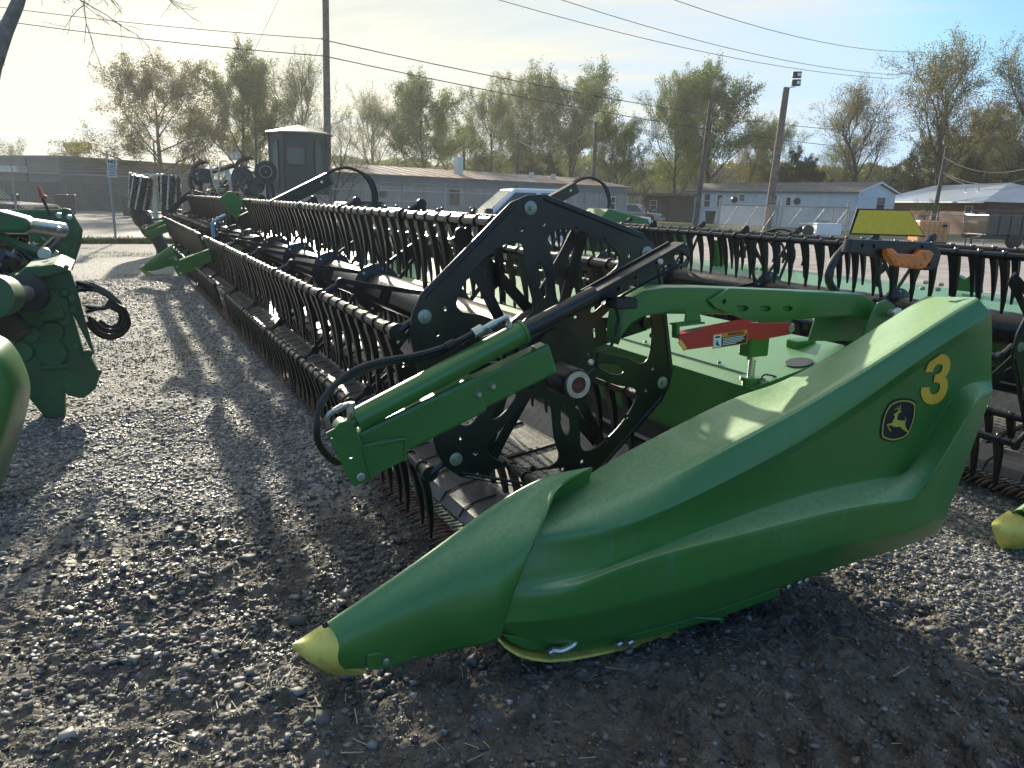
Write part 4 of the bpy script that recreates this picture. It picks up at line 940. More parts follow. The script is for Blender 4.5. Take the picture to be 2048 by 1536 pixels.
def tree_geo(seed, H=10, W=8, trunk=.24, limbs=8, subs=5, twigs=5, nleaf=9000, lsize=.16, up=.55, thin=1.0, crown_low=.22):
    rnd = random.Random(seed); g = np.random.default_rng(seed); mb = MB(); leafpts = []
    def branch(p, d, L, r, lvl, n):
        pts = [p]; q = p.copy(); dd = d.copy()
        for i in range(n):
            dd = (dd+Vector((rnd.gauss(0, .13), rnd.gauss(0, .13), rnd.gauss(.05*up, .09)))).normalized(); q = q+dd*(L/n); pts.append(q.copy())
        mb.tube(pts, [r*(1-.72*i/n) for i in range(n+1)], (7, 5, 4, 3, 3)[lvl], caps=False)
        return pts, dd
    def pick(pts, t):
        k = t*(len(pts)-1); i = min(int(k), len(pts)-2); return pts[i].lerp(pts[i+1], k-i), (pts[i+1]-pts[i]).normalized()
    def side(d, ang):
        a = rnd.uniform(0, 6.283); u = d.orthogonal().normalized(); v = d.cross(u)
        return (d*math.cos(ang)+(u*math.cos(a)+v*math.sin(a))*math.sin(ang)).normalized()
    tr, td = branch(Vector((0, 0, -.1)), Vector((rnd.gauss(0, .03), rnd.gauss(0, .03), 1)), H*.80, trunk, 0, 7)
    for i in range(limbs):
        t = crown_low+(.98-crown_low)*(i/(limbs-1))**.9; p, d0 = pick(tr, t); a = i*2.4+rnd.uniform(-.4, .4)
        out_ = (1-t)**.45
        d = Vector((math.cos(a)*(1.1-up*.55)*(.45+out_*.7), math.sin(a)*(1.1-up*.55)*(.45+out_*.7), up+.35*t)).normalized()
        L1 = (W*.5)*(.55+.55*out_)*rnd.uniform(.85, 1.15)*(1.15 if up > .6 else 1)
        l1, _ = branch(p, d, L1, trunk*(.42-.22*t), 1, 5)
        for j in range(subs):
            p2, d2 = pick(l1, .28+.7*j/(subs-1)); l2, _ = branch(p2, side(d2, rnd.uniform(.45, .85))+Vector((0, 0, .25*up)), L1*rnd.uniform(.38, .6), trunk*.10, 2, 4)
            for k in range(twigs):
                p3, d3 = pick(l2, .2+.78*k/(twigs-1)); l3, _ = branch(p3, side(d3, rnd.uniform(.4, .8)), L1*rnd.uniform(.2, .34), trunk*.042*thin, 3, 3)
                for m_ in range(4):
                    p4, d4 = pick(l3, .25+.25*m_); e = p4+side(d4, .6)*L1*rnd.uniform(.08, .16); s_ = Vector((.008, .006, 0))*thin*1.5
                    mb.add([p4-s_, p4+s_, e], [(0, 1, 2)]); leafpts.append((p4, e))
    A_ = np.array([[*a_] for a_, b_ in leafpts]); B_ = np.array([[*b_] for a_, b_ in leafpts])
    k = g.integers(0, len(A_), nleaf); t = g.uniform(.1, 1.15, (nleaf, 1)); c = A_[k]*(1-t)+B_[k]*t+g.normal(0, .16, (nleaf, 3))
    u = g.normal(0, 1, (nleaf, 3)); u /= np.linalg.norm(u, axis=1)[:, None]; v = np.cross(u, g.normal(0, 1, (nleaf, 3))); v /= np.linalg.norm(v, axis=1)[:, None]
    s = lsize*g.uniform(.45, 1.1, (nleaf, 1)); q = np.stack([c-u*s*.5, c-v*s*.32, c+u*s*.5, c+v*s*.32], 1).reshape(-1, 3)
    top = max(float(np.percentile(B_[:, 2], 99.5)), 1); wd = max(float(np.percentile(np.hypot(B_[:, 0], B_[:, 1]), 96))*2, 1)
    return mb, q, top, wd
GEO = {}
def geo(kind):
    if kind not in GEO:
        P_ = dict(
            full=dict(seed=11, H=10, W=9, nleaf=46000, lsize=.145, up=.5, limbs=12, subs=7),
            full2=dict(seed=23, H=11, W=8.5, nleaf=60000, lsize=.16, up=.6, limbs=12, subs=7),
            airy=dict(seed=31, H=11, W=8, nleaf=26000, lsize=.11, up=.75, limbs=12, subs=7, thin=1.3),
            airy2=dict(seed=47, H=12, W=7.5, nleaf=26000, lsize=.11, up=.95, limbs=11, subs=6, thin=1.3),
            bare=dict(seed=53, H=6, W=6, nleaf=1500, lsize=.08, up=.8, limbs=12, subs=6, twigs=6, thin=1.6, trunk=.12, crown_low=.08),
            dense=dict(seed=61, H=9, W=8, nleaf=40000, lsize=.22, up=.35, limbs=11, subs=6, crown_low=.12),
            small=dict(seed=71, H=4, W=4, nleaf=3500, lsize=.15, up=.5, limbs=7, subs=4, trunk=.1))[kind]
        mb, q, top, wd = tree_geo(**P_)
        tm = bpy.data.meshes.new('trunk'); tm.from_pydata([tuple(p) for p in mb.v], [], mb.f)
        cm = np_mesh('crown', q, np.arange(len(q)).reshape(-1, 4), 4)
        GEO[kind] = (tm, cm, top, wd, {})
    return GEO[kind]
def tree(px, d, top_py, wpx, kind, leaf, label, bark=BARK, rz=None, grp='trees beyond the lots'):
    tm, cm, top, wd, cache = geo(kind)
    b = gnd(px, d); zt = at(px, top_py, d=d).z; W = wpx/F_PX*d
    t = thing('tree', b, label, 'tree', grp)
    if leaf not in cache:
        a, c = tm.copy(), cm.copy(); a.materials.append(bark); c.materials.append(LF[leaf]); cache[leaf] = (a, c)
    a, c = cache[leaf]
    sz = zt/top; sx = W/wd*1.16
    for nm, me in (('trunk', a), ('crown', c)):
        o = bpy.data.objects.new(nm, me); col.objects.link(o); o.parent = t
    t.scale = (sx, sx, sz); t.rotation_euler = (0, 0, (px*1.7) % 6.28 if rz is None else rz)
    return t
tree(318, 62, 122, 232, 'full', 'tan', 'broad rounded tree with thin brown spring leaves left of the utility pole')
tree(487, 66, 112, 180, 'full2', 'olive', 'tall open tree just left of the octagonal hunting blind')
tree(600, 70, 122, 165, 'airy', 'olive', 'thinly leaved tree right behind the thick utility pole')
tree(680, 40, 214, 170, 'bare', 'tan', 'low bare bushy tree with many upright stems right of the hunting blind', BARKD)
tree(742, 78, 178, 120, 'airy', 'olive', 'slim see-through tree between the bare bushy tree and a dense green one')
tree(850, 74, 150, 170, 'full2', 'green', 'dense green rounded tree above the left end of the rusty-roofed long building', rz=2)
tree(905, 96, 225, 120, 'airy', 'olive', 'pale low tree filling the gap behind the rusty roof chimney', rz=1)
tree(985, 84, 178, 140, 'full', 'olive', 'thin tree above the middle of the rusty-roofed long building')
tree(1060, 90, 150, 150, 'full', 'olive', 'olive tree left half of the tall pair above the rusty roof', rz=4)
tree(1130, 86, 133, 200, 'full2', 'green', 'tallest green tree above the rusty roof, right half of a pair', rz=.6)
tree(1238, 66, 222, 105, 'full2', 'lime', 'small light green tree standing alone at the right end of the rusty-roofed building', rz=3)
tree(1075, 70, 315, 110, 'dense', 'dark', 'low dark evergreen bush close above the rusty roof', grp='low evergreens behind the buildings')
tree(1345, 80, 155, 150, 'full', 'lime', 'yellow green tree leaning into the big forked tree left of the white trailer home', rz=5)
tree(1410, 82, 128, 190, 'full2', 'green', 'big forked green tree above the left end of the white trailer home', rz=1.4)
tree(1480, 92, 235, 110, 'airy', 'tan', 'brownish sparse tree just left of the floodlight pole')
tree(1535, 92, 240, 120, 'full', 'olive', 'tree with ochre spring leaves right behind the floodlight pole', rz=2.2)
tree(1602, 88, 305, 120, 'dense', 'dark', 'dark evergreen low tree right of the floodlight pole', grp='low evergreens behind the buildings')
tree(1300, 92, 300, 110, 'airy2', 'olive', 'slender stems behind the dark carport house', rz=.3)
tree(1722, 78, 168, 200, 'airy', 'tan', 'spreading nearly bare tree with a thick forked trunk above the white trailer home gable', BARKD)
tree(1660, 98, 270, 130, 'airy', 'olive', 'faint low bare tree behind the middle of the white trailer home', rz=2.9)
tree(1880, 72, 62, 235, 'airy2', 'tan', 'tallest bare tree on the right with upswept branches over the blue roof', BARKD, rz=1)
tree(1965, 78, 205, 150, 'full', 'tan', 'brown leaved tree filling in right of the tallest bare tree', rz=2.4)
tree(2045, 66, 95, 190, 'airy2', 'tan', 'tall bare tree cut by the right edge of the view', BARKD, rz=3)
tree(1840, 84, 260, 150, 'dense', 'dark', 'dark evergreen right of the blue roof ridge, left one of three', grp='low evergreens behind the buildings')
tree(1930, 82, 240, 160, 'dense', 'dark', 'dark evergreen behind the right end of the blue roof, middle one of three', rz=1.2, grp='low evergreens behind the buildings')
tree(2015, 80, 255, 160, 'dense', 'dark', 'dark evergreen at the right edge, rightmost of three', rz=2.5, grp='low evergreens behind the buildings')
tree(38, 118, 278, 75, 'small', 'olive', 'small round tree behind the low shops at the far left')
tree(150, 125, 283, 60, 'small', 'tan', 'small bare tree behind the yellow diner sign')
tree(350, 120, 330, 70, 'small', 'tan', 'small thin tree behind the broad rounded tree trunk', rz=2)
tree(440, 110, 320, 90, 'small', 'olive', 'low thin tree just left of the billboard', rz=4)
tree(1655, 60, 440, 75, 'small', 'dark', 'low round shrub in front of the white trailer home', grp='shrubs by the trailer homes')
tree(1850, 58, 398, 70, 'small', 'lime', 'light green shrub between the white trailer home and the blue-roofed house', grp='shrubs by the trailer homes')
# distant wood
def wood():
    g = np.random.default_rng(8); n = 60000; az = g.uniform(R(12), R(74), n); d = g.uniform(150, 175, n)
    hh = 6+5*fbm(az*16, az*0, 77, 4)+1.5*fbm(az*90, az*0, 70, 2); z = hh*g.random(n)**.8
    c = np.stack([np.sin(az)*d, np.cos(az)*d, z], 1); u = g.normal(0, 1, (n, 3)); u /= np.linalg.norm(u, axis=1)[:, None]; v = np.cross(u, g.normal(0, 1, (n, 3))); v /= np.linalg.norm(v, axis=1)[:, None]
    s = g.uniform(.3, .9, (n, 1)); q = np.stack([c-u*s, c-v*s*.6, c+u*s, c+v*s*.6], 1).reshape(-1, 3)
    me = np_mesh('distant_wood', q, np.arange(len(q)).reshape(-1, 4), 4); me.materials.append(LF['olive']); o = bpy.data.objects.new('distant_wood', me); col.objects.link(o)
    tag(o, 'far line of hazy spring woods', kind='stuff')
wood()
# near tree leaning into the top left corner
t = thing('tree', at(-60, 500, d=9).to_2d().to_3d(), 'bare grey tree trunk and twigs leaning into the top left corner', 'tree')
tk = MB(); base = Vector((t.location.x, t.location.y, 0))
tk.tube([base, at(-45, 250, d=9), at(-15, 130, d=9), at(12, 60, d=9), at(35, 8, d=9), at(60, -70, d=9)], [.16, .13, .10, .08, .07, .05], 10); 
tk.tube([at(-15,130,d=9), at(-30,60,d=9.2), at(-60,-40,d=9.5)], [.07,.06,.04], 8)
tk.build('trunk', mat('grey_bark', (.16, .15, .135), .85, 0, .3, 6, .6, 25), t)
tw = MB(); rnd = random.Random(4)
def twig(p, d, L, r, lv):
    pts = [p]; q = p
    for i in range(4):
        d = (d+Vector((rnd.gauss(0, .22), rnd.gauss(0, .22), rnd.gauss(-.04, .2)))).normalized(); q = q+d*L/4; pts.append(q)
    tw.tube(pts, [r, r*.8, r*.6, r*.45, r*.3], 4, caps=False)
    if lv > 0:
        for k in range(3): twig(pts[1+k], (d+Vector((rnd.gauss(0, .6), rnd.gauss(0, .6), rnd.gauss(-.1, .5)))).normalized(), L*.55, r*.55, lv-1)
for (a, b), (c, e), L in (((60,-80),(150,-20),1.3), ((150,-60),(215,20),.9), ((170,-60),(200,60),.6), ((230,-70),(330,-10),.8), ((60,-60),(130,20),.55), ((-10,120),(18,128),.12)):
    p = at(a, b, d=9); d = (at(c, e, d=9)-p).normalized(); twig(p, d, L, .010, 3)
tw.build('twigs', BARK, t)
# ================================================================== poles and wires
WOODP = mat('weathered_pole_wood', (.15, .12, .095), .85, 0, .25, 4, .5, 30)
WOODD = mat('dark_pole_wood', (.075, .062, .052), .85, 0, .25, 4, .5, 30)
CABLE = mat('cable', (.03, .03, .03), .5, 0, .1, 3); CABLEL = mat('pale_cable', (.32, .30, .25), .4, .3, .1, 3)
def pole(px0, py0, px1, d, w0, label, m=WOODD, name='utility_pole', cat='utility pole', r=None):
    """top at (px0, py0), foot under column px1 at the same distance"""
    b = gnd(px1, d); tpt = at(px0, py0, d=d); t = thing(name, b, label, cat, 'poles around the lot')
    rr = r or w0/F_PX*d/2
    MB().cyl(b-Vector((0, 0, .1)), tpt, rr*1.1, rr*.85, 12).build('pole', m, t); return t, tpt
t, _ = pole(648, -260, 655, 33, 14, 'thick wooden utility pole rising out of view behind the hunting blind', WOODP, r=.15)
for z_ in (at(648,78,d=33), at(648,112,d=33)): MB().lathe(z_+Vector((-.16,-.05,0)), (1,0,0), [(0,.03),(.03,.05),(.09,.05),(.12,.02)], 10).build('insulator', ZINC, t)
t, lp = pole(1573, 176, 1537, 44, 15, 'weathered wooden pole carrying two floodlights', WOODP, 'light_pole', 'light pole')
q = MB(); q.tube(crv([lp+Vector((0,0,-.1)), lp+Vector((.3,0,.05)), lp+Vector((.55,-.1,.12)), lp+Vector((.62,-.1,.3))], 4), .03, 6); q.build('lamp_arm', ZINC, t)
lc = at(1592, 158, d=43.8)
for dz in (.22, -.2):
    q = MB(); u = CR; v = Vector((0,0,1)); n_ = u.cross(v); q.obox(lc+v*dz, u, v, n_, (-.24, .26), (-.17, .17), (-.10, .12)); f = q.build('floodlight', BLACK, t, 0, .02)
    q = MB(); q.obox(lc+v*dz+u*.05, u, v, n_, (-.02, .18), (-.08, .08), (.122, .13)); q.build('lamp_lens', WHITE, f, 0)
poles = [(1422,200,1394,52,9,'dark pole before the left end of the white trailer home'), (1192,245,1186,58,8,'dark pole in front of the right half of the rusty-roofed building'),
         (1036,268,1034,70,6,'thin dark pole above the middle of the rusty roof'), (928,285,926,80,6,'thin dark pole just left of the metal chimney'), (845,300,845,88,6,'farthest small dark pole among the trees left of the chimney'),
         (1893,300,1868,60,8,'dark pole in front of the blue-roofed brick house'), (2004,360,1996,70,5,'thin dark pole at the right end of the blue roof'),
         (510,225,512,48,5,'thin dark pole just left of the hunting blind'), (388,310,387,60,5,'short lamp pole between the ribbed rollers and the tilling machine')]
tops = {}
for i, (a, b, c, d, w_, lb) in enumerate(poles): tops[i] = pole(a, b, c, d, w_, lb)[1]
def wire(a, b, sag, m, label, r=.014, name='power_line', cat='cable', grp='overhead wires'):
    pts = [a.lerp(b, k/16)-Vector((0, 0, sag*4*(k/16)*(1-k/16))) for k in range(17)]
    o = MB().tube(pts, r, 5).build(name, m); tag(o, label, cat, grp)
wire(at(-80,3,d=36), at(648,78,d=33), .15, CABLE, 'upper power line running left from the thick pole', .016)
wire(at(-80,29,d=36), at(648,112,d=33), .15, CABLE, 'lower power line running left from the thick pole', .020)
wire(at(648,80,d=33), at(1700,262,d=60), .5, CABLE, 'upper power line running right from the thick pole', .022)
wire(at(648,112,d=33), at(1760,300,d=60), .5, CABLE, 'lower power line running right from the thick pole', .022)
wire(at(930,-20,d=40), at(1790,158,d=70), .8, CABLE, 'lowest of three thin wires across the upper right sky', .02)
wire(at(1070,-18,d=40), at(1800,150,d=70), .8, CABLE, 'middle of three thin wires across the upper right sky', .02)
wire(at(1300,-18,d=40), at(1842,104,d=70), .8, CABLE, 'topmost of three thin wires across the upper right sky', .02)
wire(at(640,88,d=33), at(418,640,d=33), .0, CABLE, 'thin guy wire slanting down left of the thick pole', .008)
wire(at(566,-20,d=33), at(505,110,d=33), .0, CABLE, 'short slanting wire high in the sky left of the thick pole', .008)
wire(tops[1]-Vector((0,0,.1)), tops[2]-Vector((0,0,.5)), 1.3, CABLEL, 'pale sagging cable above the rusty roof, nearest span', .03)
wire(tops[2]-Vector((0,0,.5)), tops[3]-Vector((0,0,.3)), 1.2, CABLEL, 'pale sagging cable above the metal chimney, middle span', .03)
wire(tops[3]-Vector((0,0,.5)), tops[4]-Vector((0,0,.1)), 1.0, CABLEL, 'pale sagging cable left of the chimney, far span', .03)
wire(tops[0]-Vector((0,0,.1)), at(1500,252,d=60), .8, CABLEL, 'pale cable dropping right from the dark pole at the white trailer home', .025)
wire(at(1888,314,d=60), at(2110,318,d=50), 1.0, CABLEL, 'pale sagging cable at the right edge, upper of three', .022)
wire(at(1886,344,d=60), at(2110,335,d=50), 1.0, CABLEL, 'pale sagging cable at the right edge, middle of three', .022)
wire(at(1886,346,d=60), at(2110,348,d=50), 1.1, CABLEL, 'pale sagging cable at the right edge, lowest of three', .022)
# ================================================================== buildings
SIDING = mat('vinyl_siding', (.68, .71, .74), .6, 0, .05, 1.5, .1, 20, (.3, .3, .27), .15, 1)
SKIRT = mat('white_skirting', (.74, .76, .78), .6, 0, .05, 2, .1, 20)
TRIMW = mat('white_trim', (.70, .71, .70), .55, 0, .05, 3)
SHING = mat('grey_shingles', (.12, .115, .11), .85, 0, .2, 2, .4, 30)
BLUER = mat('pale_metal_roof', (.50, .56, .64), .35, .5, .06, 1, .05, 20)
RUSTR = mat('rusty_tin_roof', (.33, .31, .29), .55, .3, .15, .6, .3, 10, (.24, .115, .06), .6, .35)
OLDW = mat('old_cream_panel', (.30, .29, .26), .7, 0, .12, .8, .2, 14, (.16, .14, .12), .25, .7)
EAVE = mat('grey_blue_fascia', (.16, .18, .19), .6, 0, .1, 1)
BRICK = mat('red_brick', (.17, .085, .06), .85, 0, .2, 6, .4, 40)
SHOPW = mat('shop_wall', (.19, .18, .165), .8, 0, .12, .5, .2, 10, (.12, .11, .10), .25, .4)
DARKT = mat('dark_panel', (.05, .05, .05), .7, 0, .2, 2)
WOODB = mat('brown_board', (.12, .07, .04), .75, 0, .2, 4)
Zv = Vector((0, 0, 1))
def bframe(pa, pb):
    u = (pb-pa); L = u.length; u.normalize(); n = Vector((u.y, -u.x, 0))      # n: towards the viewer side
    if n.dot(CP-pa) < 0: n = -n
    return u, n, L
def window(par, o, u, n, a, z0, w_, h_, m=TRIMW, shutters=None, glassm=GLASS, nm='window'):
    f = MB()
    for aa, zz in (((a-.06, a+w_+.06), (z0-.06, z0)), ((a-.06, a+w_+.06), (z0+h_, z0+h_+.06)), ((a-.06, a), (z0, z0+h_)), ((a+w_, a+w_+.06), (z0, z0+h_)), ((a, a+w_), (z0+h_/2-.02, z0+h_/2+.02))):
        f.obox(o, u, Zv, n, aa, zz, (.0, .06))
    if shutters:
        for s in (a-.06-shutters, a+w_+.06): f.obox(o, u, Zv, n, (s+.01, s+shutters-.01), (z0-.06, z0+h_+.06), (.0, .035))
    wo = f.build(nm, m, par, 0)
    MB().obox(o, u, Zv, n, (a, a+w_), (z0, z0+h_), (.005, .02)).build('pane', glassm, wo, 0)
    return wo
# white trailer home
pa, pb = gnd(1366, 78), gnd(1713, 61); u, n, L = bframe(pa, pb)
hm = thing('trailer_home', pa, 'long white trailer home with grey shingle roof and white skirting behind the floodlight pole', 'trailer home')
H1, D1 = 2.95, 4.6
q = MB(); q.obox(pa, u, Zv, n, (0, L), (.95, H1), (-D1, 0))
for k in range(13): q.obox(pa, u, Zv, n, (0, L), (1.0+k*.15, 1.012+k*.15), (.0, .018))
q.build('wall', SIDING, hm, 0)
MB().obox(pa, u, Zv, n, (-.01, L+.01), (-.05, .95), (-D1-.02, .03)).build('skirting', SKIRT, hm, 0)
q = MB(); q.pprism([pa+u*L+n*.0+Zv*H1, pa+u*L-n*(D1/2)+Zv*(H1+.75), pa+u*L-n*D1+Zv*H1], u*.02); q.build('gable', SIDING, hm, 0)
q = MB(); q.pprism([pa-u*.1+n*.25+Zv*(H1-.02), pa-u*.1-n*(D1/2)+Zv*(H1+.80), pa-u*.1-n*(D1+.25)+Zv*(H1-.02), pa-u*.1-n*(D1+.25)+Zv*(H1+.06), pa-u*.1-n*(D1/2)+Zv*(H1+.9), pa-u*.1+n*.25+Zv*(H1+.06)], u*(L+.35)); q.build('roof', SHING, hm, 0)
q = MB(); q.pprism([pa+u*(L+.26)+n*.27+Zv*(H1-.06), pa+u*(L+.26)-n*(D1/2)+Zv*(H1+.76), pa+u*(L+.26)-n*(D1+.27)+Zv*(H1-.06), pa+u*(L+.26)-n*(D1+.27)+Zv*(H1+.08), pa+u*(L+.26)-n*(D1/2)+Zv*(H1+.92), pa+u*(L+.26)+n*.27+Zv*(H1+.08)], u*.04); q.build('gable_trim', TRIMW, hm, 0)
def along(px, pa, u, n, off=0):
    """distance along a facade of the column px"""
    r = ray(px, 430); o = pa+n*off; A_ = np.array([[r.x, -u.x], [r.y, -u.y]]); s_ = np.linalg.solve(A_, np.array([o.x-CP.x, o.y-CP.y])); return float(s_[1])
for p0, p1, z0, h_, sh in ((1407,1418,1.55,1.15,.35), (1433,1442,1.55,1.1,.35), (1477,1486,2.15,.55,.3), (1540,1549,1.55,1.1,.35)):
    a0, a1 = along(p0, pa, u, n), along(p1, pa, u, n); window(hm, pa, u, n, a0, z0, max(.6, a1-a0), h_, shutters=sh)
a0 = along(1566, pa, u, n); q = MB(); q.obox(pa, u, Zv, n, (a0, a0+.95), (.9, 2.75), (.0, .05)); dr = q.build('door', TRIMW, hm, 0); MB().obox(pa, u, Zv, n, (a0+.25, a0+.7), (1.8, 2.5), (.051, .06)).build('pane', GLASS, dr, 0)
ge = pa+u*L; g2 = -n; window(hm, ge, g2, u, D1*.50, 1.65, 1.0, 1.0, shutters=.3)
# brick house with pale blue metal roof
pa, pb = gnd(1752, 74), gnd(1972, 56); u, n, L = bframe(pa, pb)
bh = thing('brick_house', pa, 'low brick house with a pale blue metal roof right of the white trailer home', 'house')
MB().obox(pa, u, Zv, n, (0, L), (-.05, 2.5), (-8, 0)).build('wall', BRICK, bh, 0)
q = MB(); q.add([pa-u*.6+n*.7+Zv*2.45, pa+u*(L+.7)+n*.7+Zv*2.45, pa+u*(L+.7)-n*8.7+Zv*2.45, pa-u*.6-n*8.7+Zv*2.45, pa+u*2.5-n*4+Zv*4.0, pa+u*(L-4.5)-n*4+Zv*4.0], [(0,1,5,4),(1,2,5),(2,3,4,5),(3,0,4),(3,2,1,0)])
q.build('roof', BLUER, bh, 0)
q = MB(); q.obox(pa, u, Zv, n, (-.6, L+.7), (2.36, 2.46), (.66, .72)); q.build('fascia', TRIMW, bh, 0)
for p0 in (1930, 1864): window(bh, pa, u, n, along(p0, pa, u, n), 1.0, .9, 1.1)
q = MB(); 
for k, aa in enumerate((L*.62, L*.72)): q.cyl(pa+u*aa-n*2+Zv*3.1, pa+u*aa-n*2+Zv*3.7, .06)
q.build('vent_pipe', ZINC, bh)
# dark carport house left of the trailer home
pa, pb = gnd(1240, 84), gnd(1369, 76); u, n, L = bframe(pa, pb)
ch = thing('carport_house', pa, 'low dark house with an open carport left of the white trailer home', 'house')
MB().obox(pa, u, Zv, n, (L*.42, L), (-.05, 2.5), (-6, 0)).build('wall', mat('dull_brown_siding', (.10,.085,.07), .8), ch, 0)
MB().obox(pa, u, Zv, n, (0, L), (-.05, 2.4), (-6.3, -6)).build('wall', DARKT, ch, 0)
MB().obox(pa, u, Zv, n, (-1, L+.5), (2.5, 2.75), (-7, 1)).build('roof', SHING, ch, 0)
q = MB(); [q.obox(pa, u, Zv, n, (a_, a_+.12), (0, 2.5), (.6, .72)) for a_ in (-.5, L*.2, L*.4)]; q.build('carport_posts', TRIMW, ch, 0)
window(ch, pa, u, n, L*.5, 1.1, .9, .9); MB().obox(pa, u, Zv, n, (L*.68, L*.68+.9), (0, 2.1), (.0, .04)).build('door', DARKT, ch, 0)
# long building with rusty roof
pa, pb = gnd(655, 40), gnd(1252, 57); u, n, L = bframe(pa, pb)
lb = thing('long_building', pa, 'long cream panelled building with a rusty tin roof behind the chain link fence', 'building')
H2 = 2.75
MB().obox(pa, u, Zv, n, (0, L), (-.05, H2), (-8, 0)).build('wall', OLDW, lb, 0)
q = MB(); q.obox(pa, u, Zv, n, (0, L), (H2-.45, H2+.02), (.003, .08)); q.build('fascia', EAVE, lb, 0)
q = MB(); r0, r1 = H2, H2+.62
q.pprism([pa-u*.2+n*.25+Zv*r0, pa-u*.2-n*4+Zv*r1, pa-u*.2-n*8.2+Zv*r0, pa-u*.2-n*8.2+Zv*(r0+.06), pa-u*.2-n*4+Zv*(r1+.06), pa-u*.2+n*.25+Zv*(r0+.06)], u*(L+.4))
nn = int(L/.9)
for k in range(nn): q.pprism([pa+u*(k*.9)+n*.25+Zv*(r0+.065), pa+u*(k*.9)-n*4+Zv*(r1+.065), pa+u*(k*.9+.05)-n*4+Zv*(r1+.09), pa+u*(k*.9+.05)+n*.25+Zv*(r0+.09)], u*.03)
q.build('roof', RUSTR, lb, 0)
a0 = along(955, pa, u, n); q = MB(); q.obox(pa, u, Zv, n, (a0-.15, a0+.25), (r0+.2, r0+1.35), (-2.1, -1.7)); q.build('chimney', ZINC, lb, 0)
for p_, m_ in ((1100, .25), (1143, .25)): a1 = along(p_, pa, u, n); MB().obox(pa, u, Zv, n, (a1, a1+.25), (r0+.3, r0+.75), (-2.1, -1.85)).build('roof_vent', ZINC, lb, 0)
a1 = along(899, pa, u, n); MB().obox(pa, u, Zv, n, (a1, along(918, pa, u, n)), (1.25, 2.15), (.004, .04)).build('boarded_window', WOODB, lb, 0)
for p0, p1 in ((993,1013), (1055,1072), (1220,1228)): a1 = along(p0, pa, u, n); window(lb, pa, u, n, a1, 1.2, along(p1, pa, u, n)-a1, .85)
q = MB()
for k in range(1, 16): q.obox(pa, u, Zv, n, (L*k/16, L*k/16+.04), (0, H2-.45), (.003, .02))
q.build('panel_seams', EAVE, lb, 0)
# low shops at the left
def shop(pxa, pxb, d0, d1, h, dep, label, m=SHOPW, cap=.5):
    pa, pb = gnd(pxa, d0), gnd(pxb, d1); u, n, L = bframe(pa, pb); s_ = thing('shop_building', pa, label, 'shop', 'low shops across the parking lot')
    MB().obox(pa, u, Zv, n, (0, L), (-.05, h), (-dep, 0)).build('wall', m, s_, 0)
    MB().obox(pa, u, Zv, n, (-.1, L+.1), (h, h+cap), (-dep-.1, .12)).build('parapet', EAVE, s_, 0)
    q = MB()
    for k in range(1, max(2, int(L/6))): q.obox(pa, u, Zv, n, (k*6, k*6+.08), (0, h), (.003, .05))
    q.build('pilasters', DARKT, s_, 0)
    return s_, pa, u, n, L
s1, pa, u, n, L = shop(-40, 124, 62, 58, 3.8, 14, 'two-storey high grey shop block at the far left edge', SHOPW, .15)
MB().obox(pa, u, Zv, n, (L*.30, L*.62), (2.7, 3.15), (.02, .8)).build('awning', mat('pale_awning', (.5,.48,.42), .5), s1, 0)
s2, pa, u, n, L = shop(122, 385, 64, 72, 3.05, 14, 'long low grey shop building behind the fence sign', SHOPW, .45)
MB().obox(pa, u, Zv, n, (.2, L-.5), (2.97, 3.06), (.13, .2)).build('light_strip', mat('cream_gutter', (.62,.58,.46), .4), s2, 0)
for a_ in (2.2, 9): MB().obox(pa, u, Zv, n, (a_, a_+2.6), (3.5, 4.1), (-4, -2)).build('rooftop_unit', EAVE, s2, 0, .03)
MB().cyl(pa+u*8.3-n*1+Zv*4, pa+u*8.3-n*1+Zv*6, .08).build('vent_stack', DARKT, s2)
s3, pa, u, n, L = shop(385, 560, 84, 88, 2.6, 10, 'low far building behind the tilling machine', OLDW, .4)
q = MB(); q.obox(gnd(-30, 57), Vector((1,0,0)), Zv, Vector((0,-1,0)), (0, 12.5), (2.9, 3.1), (0, .05))
# board fence below the shops
pa, pb = gnd(-40, 56), gnd(330, 60); u, n, L = bframe(pa, pb)
q = MB(); k = 0
while k*.5 < L: q.obox(pa, u, Zv, n, (k*.5, k*.5+.47), (0, 2.0+.02*math.sin(k*7)), (0, .03)); k += 1
q.obox(pa, u, Zv, n, (0, L), (1.9, 2.0), (-.06, 0)); tag(q.build('board_fence', mat('grey_boards', (.10,.095,.085), .85, 0, .2, 1.5, .3, 20), None, 0), 'long weathered grey board fence in front of the shops', 'fence')
